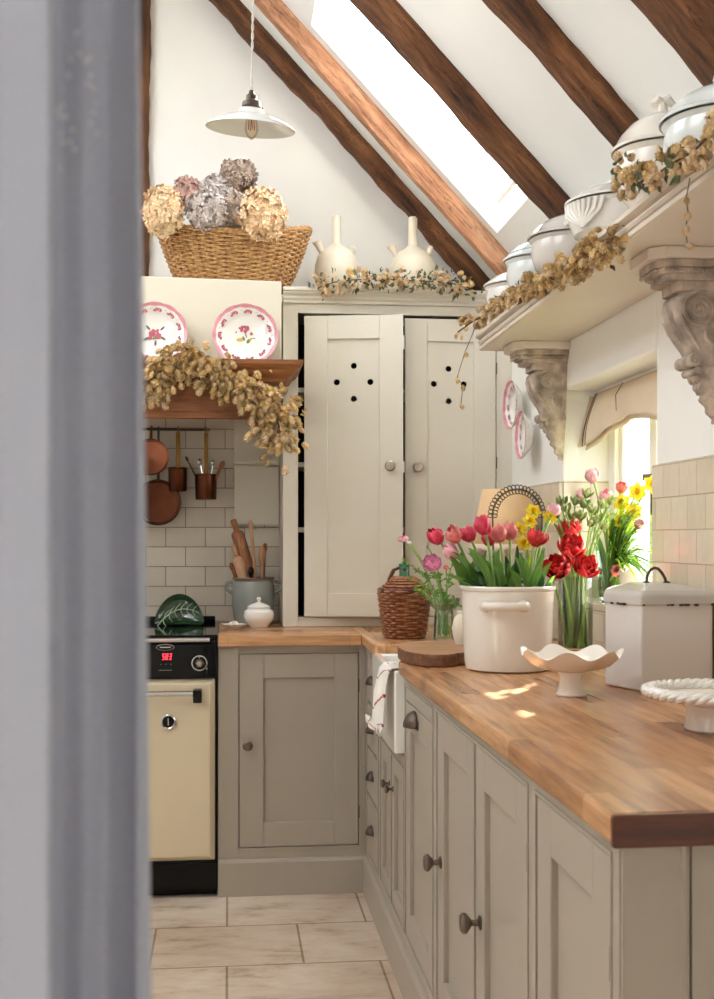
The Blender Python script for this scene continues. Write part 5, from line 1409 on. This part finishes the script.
# fluted stand
t = thing('fluted_stand', (.722, 2.475, WZ), 'cream fluted dish with a wavy rim on a short foot', 'compote')
def wv_(a, r, z, j):
    k = max(0, (r-.045)/.06); return (r*(1+.035*k*math.cos(7*a+.9)), z+.0085*k**1.4*math.cos(7*a+.9))
MB().lathe([(0,.050),(.022,.050),(.036,.0515),(.060,.057),(.085,.070),(.104,.088),(.1065,.091),(.103,.0915),(.083,.0755),(.058,.0625),(.034,.0565),(0,.056)], (0,0,0), 96, None, wv_).build('fluted_bowl', M['ceramic_warm'], t)
MB().lathe([(0,.0),(.032,.0),(.0335,.003),(.029,.012),(.0255,.026),(.0255,.040),(.030,.0505),(0,.0505)], (0,0,0), 40).build('foot', M['ceramic_warm'], t)

# braided-rim cake stand
t = thing('cake_stand', (.836, 2.0, WZ), 'white cake stand with a braided rim at the photo edge', 'cake stand'); t.scale = (1, 1, .93)
R = .113
MB().lathe([(0,.0),(.048,.0),(.0505,.004),(.048,.02),(.046,.035),(.050,.047),(.062,.052),(0,.052)], (0,0,0), 48).build('foot', M['ceramic_warm'], t)
MB().lathe([(0,.0525),(.07,.0525),(.104,.058),(.110,.064),(.108,.067),(.096,.062),(.06,.059),(0,.058)], (0,0,0), 64).build('plate', M['ceramic_warm'], t)
m = MB()
for q in range(3):
    m.ring([((R-.002+.0075*math.cos(14*a+q*2.094))*math.cos(a), (R-.002+.0075*math.cos(14*a+q*2.094))*math.sin(a), .0715+.0055*math.sin(14*a+q*2.094)) for a in [2*PI*i/280 for i in range(280)]], .0062, 7)
m.build('braided_rim', M['ceramic'], t)

# enamel bread bin
t = thing('bread_bin', (.96, 2.68, WZ), 'grey-white enamel bread bin with worn lid and wire handle', 'bread bin')
poly = [(.886,2.508),(1.052,2.520),(1.060,2.56),(1.060,2.84),(.965,2.87),(.905,2.77),(.848,2.635)]
cx0, cy0 = .96, 2.68
pl = [(x-cx0, y-cy0) for x, y in poly]
m = MB(); m.prism(pl, 'z', .0, .199); m.build('bin_body', M['enamel'], t, smooth=False, bevel=.006, seg=3)
pk = [(x*1.045, y*1.03) for x, y in pl]
m = MB(); n = len(pk)
lay = [(1.0, .186), (1.0, .210), (.93, .218), (.45, .229), (.0, .231)]
vs = [(x*s_, y*s_, z) for s_, z in lay for x, y in pk]
m.add(vs, [(i*n+j, i*n+(j+1)%n, (i+1)*n+(j+1)%n, (i+1)*n+j) for i in range(len(lay)-1) for j in range(n)]+[tuple(range(n))])
ld = m.build('lid', M['enamel_worn'], t, smooth=False, bevel=.004)
m = MB(); r_ = random.Random(3)
for i in range(16):
    e = r_.random(); k = r_.choice((0, n-1, n-2, 0)); a, b_ = pk[k], pk[(k+1) % n]
    x, y = a[0]+(b_[0]-a[0])*e, a[1]+(b_[1]-a[1])*e
    m.ball((x*1.001, y*1.001, .187+.001*r_.random()), .0025+.003*r_.random(), 6, 4, (1.2,1.2,.6))
m.build('rust_chips', M['rust'], ld)
m = MB(); m.tube([(-.008,-.02,.226),(-.006,-.02,.246),(.001,-.02,.259),(.010,-.02,.264),(.020,-.02,.262),(.029,-.02,.252),(.036,-.02,.240),(.040,-.02,.226)], .0036, 8)
for x in (-.008, .040): m.lathe([(.009,.2255),(.009,.230),(.005,.234),(0,.234)], (x,-.02,0), 14)
m.build('wire_handle', M['iron'], ld)

# ------------------------------------------------------------------ window sill flowers
SL = WZ0+.0225
VX, VY = 1.165, 3.56
t = thing('sill_vase', (VX, VY, SL), 'clear glass vase of daffodils on the window sill', 'vase')
MB().lathe([(0,.001),(.034,.001),(.040,.006),(.044,.05),(.038,.11),(.046,.150),(.045,.1505),(.036,.11),(.042,.05),(.037,.01),(0,.008)], (0,0,0), 36).build('vase_glass', M['vase_glass'], t)
MB().lathe([(0,.0095),(.0355,.0115),(.041,.05),(.0378,.10),(0,.10)], (0,0,0), 30).build('water', M['water'], t)
t = thing('glass_jar', (1.150, 3.69, SL), 'low square glass jar at the far end of the sill', 'jar')
m = MB(); m.box(-.035,.035,-.035,.035,0,.004); 
for a in ((-.035,-.032,-.035,.035),(.032,.035,-.035,.035),(-.032,.032,-.035,-.032),(-.032,.032,.032,.035)): m.box(*a, .004, .085)
m.build('jar_glass', M['vase_glass'], t, smooth=False)
m = MB().box(-.0315,.0315,-.0315,.0315,.0045,.055); m.build('water', M['water'], t, smooth=False)
t = thing('scalloped_pot', (1.155, 3.30, SL), 'cream pot with scalloped rim on the window sill', 'pot')
MB().lathe([(0,0),(.036,0),(.040,.004),(.045,.04),(.050,.088),(.052,.098),(.050,.099),(.047,.088),(.042,.04),(0,.02)], (0,0,0), 60, None, lambda a, r, z, j: (r, z+(.006*math.cos(8*a) if z > .08 else 0))).build('pot_body', M['ceramic_warm'], t)
G = 'daffodils in the sill vase'
DF = [((623,520),'centre daffodil of the sill bunch, facing the room'),((614,532),'lowest left daffodil of the sill bunch'),((629,530),'daffodil right of the lowest one in the sill bunch'),((622,503),'daffodil high in the middle of the sill bunch, turned away'),((638,492),'tall pale daffodil standing before the window glass'),((653,484),'daffodil at the very edge of the window opening'),((634,512),'small daffodil half hidden between leaves in the sill bunch')]
for k, (p, lb) in enumerate(DF):
    daffodil((VX+.012*math.cos(k*2), VY+.012*math.sin(k*2), SL+.02), at(p[0], p[1], X=1.14+.02*(k % 3)), lb, G, .026, (-.5, -.8, .15+.1*math.sin(k)), k)
G = 'pale pink tulips on the window sill'
for k, (p, s_, mt, lb) in enumerate((((594,482),.030,'petal_pale','tallest pink and white tulip at the sill'),((583,497),.024,'petal_pale','very pale tulip lowest left of the sill bunch'),((606,501),.028,'petal_pale','pink tulip in front of the window frame, leaning out'),((621,491),.024,'petal_salmon','pink tulip in front of the bright glass'),((638,526),.022,'petal_pale','pale lilac tulip right of the sill daffodils'))):
    tulip((VX-.01+.01*math.cos(k*2), VY+.01*math.sin(k*2.3), SL+.02), at(p[0], p[1], X=(1.12,1.13,1.11,1.15,1.15)[k]), mt, lb, G, s_*.80, .1, 1, seed=k+60, leafmat='leaf', zleaf=.2)
tulip((1.175, 3.66, SL+.01), at(616,572,X=1.12), 'petal_salmon', 'single coral tulip hanging low beside the scalloped pot', G, .020, .05, 1, seed=71, tip=(0,-.3,.2))
t = thing('daffodil_leaves', (VX, VY, SL+.02), 'spray of long arching yellow-green leaves in the sill vase', 'foliage')
m = MB(); m2 = MB(); r_ = random.Random(31)
for k in range(190):
    px = r_.uniform(606, 660); py = r_.uniform(498, 588) if px > 618 else r_.uniform(515, 560)
    e = at(px, py, X=r_.uniform(1.06, 1.20))-Vector((VX, VY, SL+.02))
    e.y = max(e.y, 3.0-VY)
    if e.x+VX > WF-.01: e.x = WF-.01-VX-r_.random()*.05
    hgt = max(e.z, .15)
    leafblade(m if k % 3 else m2, bez((r_.uniform(-.02,.02), r_.uniform(-.02,.02), 0), (e.x*.25, e.y*.25, hgt*1.15), e, 9), .0056, .3)
tag(m.build('blades', M['leaf'], t), kind='stuff'); tag(m2.build('lime_blades', M['leaf_lime'], t), kind='stuff')

# ------------------------------------------------------------------ the curtain beside the camera
def cw(px, d):          # point at distance d along the view axis under pixel column px
    u = (px-357)/FPX; return Vector((u*d*CS+SN*d, CS*d-u*d*SN, 0))
t = thing('linen_curtain', (cw(70,.56).x, cw(70,.56).y, .02), 'grey linen curtain hanging in heavy folds at the left edge, closest to the camera', 'curtain')
B0 = Vector(t.location)
def sst(x): x = max(0, min(1, x)); return x*x*(3-2*x)
def cur(u, v):
    px = -60 + (199 + 59*(v-.414))*u; d = .56
    z = .02+2.5*(1-v)
    # the front fold ends near column 50; behind it the cloth falls back and runs flatter
    back = sst((px-46-4*math.sin(v*4))/12)
    f = -.045 + .080*back + .014*math.sin(px*.055+1.0+.5*math.sin(v*2.2))*(1-.5*back) + .006*math.sin(px*.11+v*2.5)*back
    f += .0009*max(0, 46-px)
    f -= .022*sst((px-96-8*math.sin(v*5.5))/30)*back - .020*sst((px-134)/14)
    f += .0020*math.sin(v*21+px*.05)*math.sin(px*.09)
    p = cw(px + (2.0*math.sin(v*5.2)+1.2*math.sin(v*13))*u**3, d+f)
    p.z = z
    return p-B0
m = MB(); m.grid(cur, 150, 90); cl = m.build('curtain_cloth', M['curtain'], t, auto=180)
# drawn-thread embroidery: small raised knots
m = MB(); r_ = random.Random(17)
def cpt(px, py):
    d = .56; z = EYE+(538-py)/FPX*d; v = 1-(z-.02)/2.5; u = (px+60)/(199+59*(v-.414))
    p = cur(u, v); return p
for (px, py) in ((76,5),(70,31),(79,28),(85,36),(89,32),(68,48),(90,50),(62,79),(92,62),(87,60),(65,91),(59,101),(57,110),(60,113),(72,106),(70,119),(63,118),(60,150),(74,128),(95,78),(93,88),(90,100),(97,108)):
    p = cpt(px, py); dr = (Vector((0,0,EYE))-(p+B0)).normalized()
    m.ball(p+dr*.002, .0013, 6, 5)
m.build('embroidered_knots', M['ceramic'], cl)

# ------------------------------------------------------------------ light
w = bpy.data.worlds.new('sky'); bpy.context.scene.world = w; w.use_nodes = True
bg = w.node_tree.nodes['Background']; bg.inputs[0].default_value = (.93,.97,1.0,1)
wt_ = w.node_tree; tc = wt_.nodes.new('ShaderNodeTexCoord'); vm = wt_.nodes.new('ShaderNodeVectorMath'); vm.operation = 'DOT_PRODUCT'
vm.inputs[1].default_value = Vector((.75,.60,.25)).normalized(); wt_.links.new(tc.outputs['Generated'], vm.inputs[0])
mr = wt_.nodes.new('ShaderNodeMapRange'); mr.inputs[1].default_value = .2; mr.inputs[2].default_value = 1; mr.inputs[3].default_value = 3.0; mr.inputs[4].default_value = 7.5
wt_.links.new(vm.outputs['Value'], mr.inputs[0]); wt_.links.new(mr.outputs[0], bg.inputs[1])   # the sky glows towards the sun
sun = bpy.data.lights.new('sun', 'SUN'); sun.energy = 42; sun.angle = .012; sun.color = (1,.93,.82)
so = bpy.data.objects.new('sun', sun); C.objects.link(so)
so.rotation_euler = Vector((-.61,-.90,-.60)).to_track_quat('-Z', 'Y').to_euler(); so.location = (6, 8, 6)
def area(name, loc, rot, sx, sy, portal=True, power=0, color=(1,1,1)):
    l = bpy.data.lights.new(name, 'AREA'); l.shape = 'RECTANGLE'; l.size = sx; l.size_y = sy; l.energy = power; l.color = color
    o = bpy.data.objects.new(name, l); C.objects.link(o); o.location = loc; o.rotation_euler = rot
    if portal: l.cycles.is_portal = True
    return o
sxm = (SX0+SX1)/2
area('roof_light_portal', (sxm+.16, (SY0+SY1)/2, ceil_z(sxm)+.30), Vector((-1.07,0,-1)).to_track_quat('-Z','Y').to_euler(), 1.0, 1.0)
area('window_portal', (WX+RT+.02, (WY0+WY1)/2, (WZ0+WZ1)/2), Vector((-1,0,0)).to_track_quat('-Z','Z').to_euler(), .9, .75)
area('added_opening_portal', (XL-.22, (FILL_OPENING[0]+FILL_OPENING[1])/2, (FILL_OPENING[2]+FILL_OPENING[3])/2), Vector((1,0,0)).to_track_quat('-Z','Z').to_euler(), 1.4, .95)
for k, (a, b_) in enumerate(HOLES):
    area('left_roof_portal', (-1.2-.12, (a+b_)/2, lslope(-1.2)+.20), Vector((1.07,0,-1)).to_track_quat('-Z','Z').to_euler(), 1.5, b_-a+.1)

# ------------------------------------------------------------------ camera
cam = bpy.data.cameras.new('camera'); co = bpy.data.objects.new('camera', cam); C.objects.link(co)
co.location = (0, 0, EYE); co.rotation_euler = (PI/2, 0, -TH)
cam.sensor_width = 36; cam.sensor_fit = 'AUTO'; cam.lens = 36*FPX/999; cam.shift_y = 38.5/999; cam.clip_start = .02; cam.clip_end = 100
cam.dof.use_dof = True; cam.dof.focus_distance = 3.4; cam.dof.aperture_fstop = 9
sc = bpy.context.scene; sc.camera = co
sc.view_settings.view_transform = 'Standard'; sc.view_settings.look = 'None'; sc.view_settings.gamma = 1; sc.view_settings.use_curve_mapping = False
sc.view_settings.exposure = 1.05
sc.cycles.use_denoising = True; sc.cycles.max_bounces = 10; sc.cycles.diffuse_bounces = 6; sc.cycles.transparent_max_bounces = 16; sc.cycles.caustics_reflective = False; sc.cycles.caustics_refractive = False
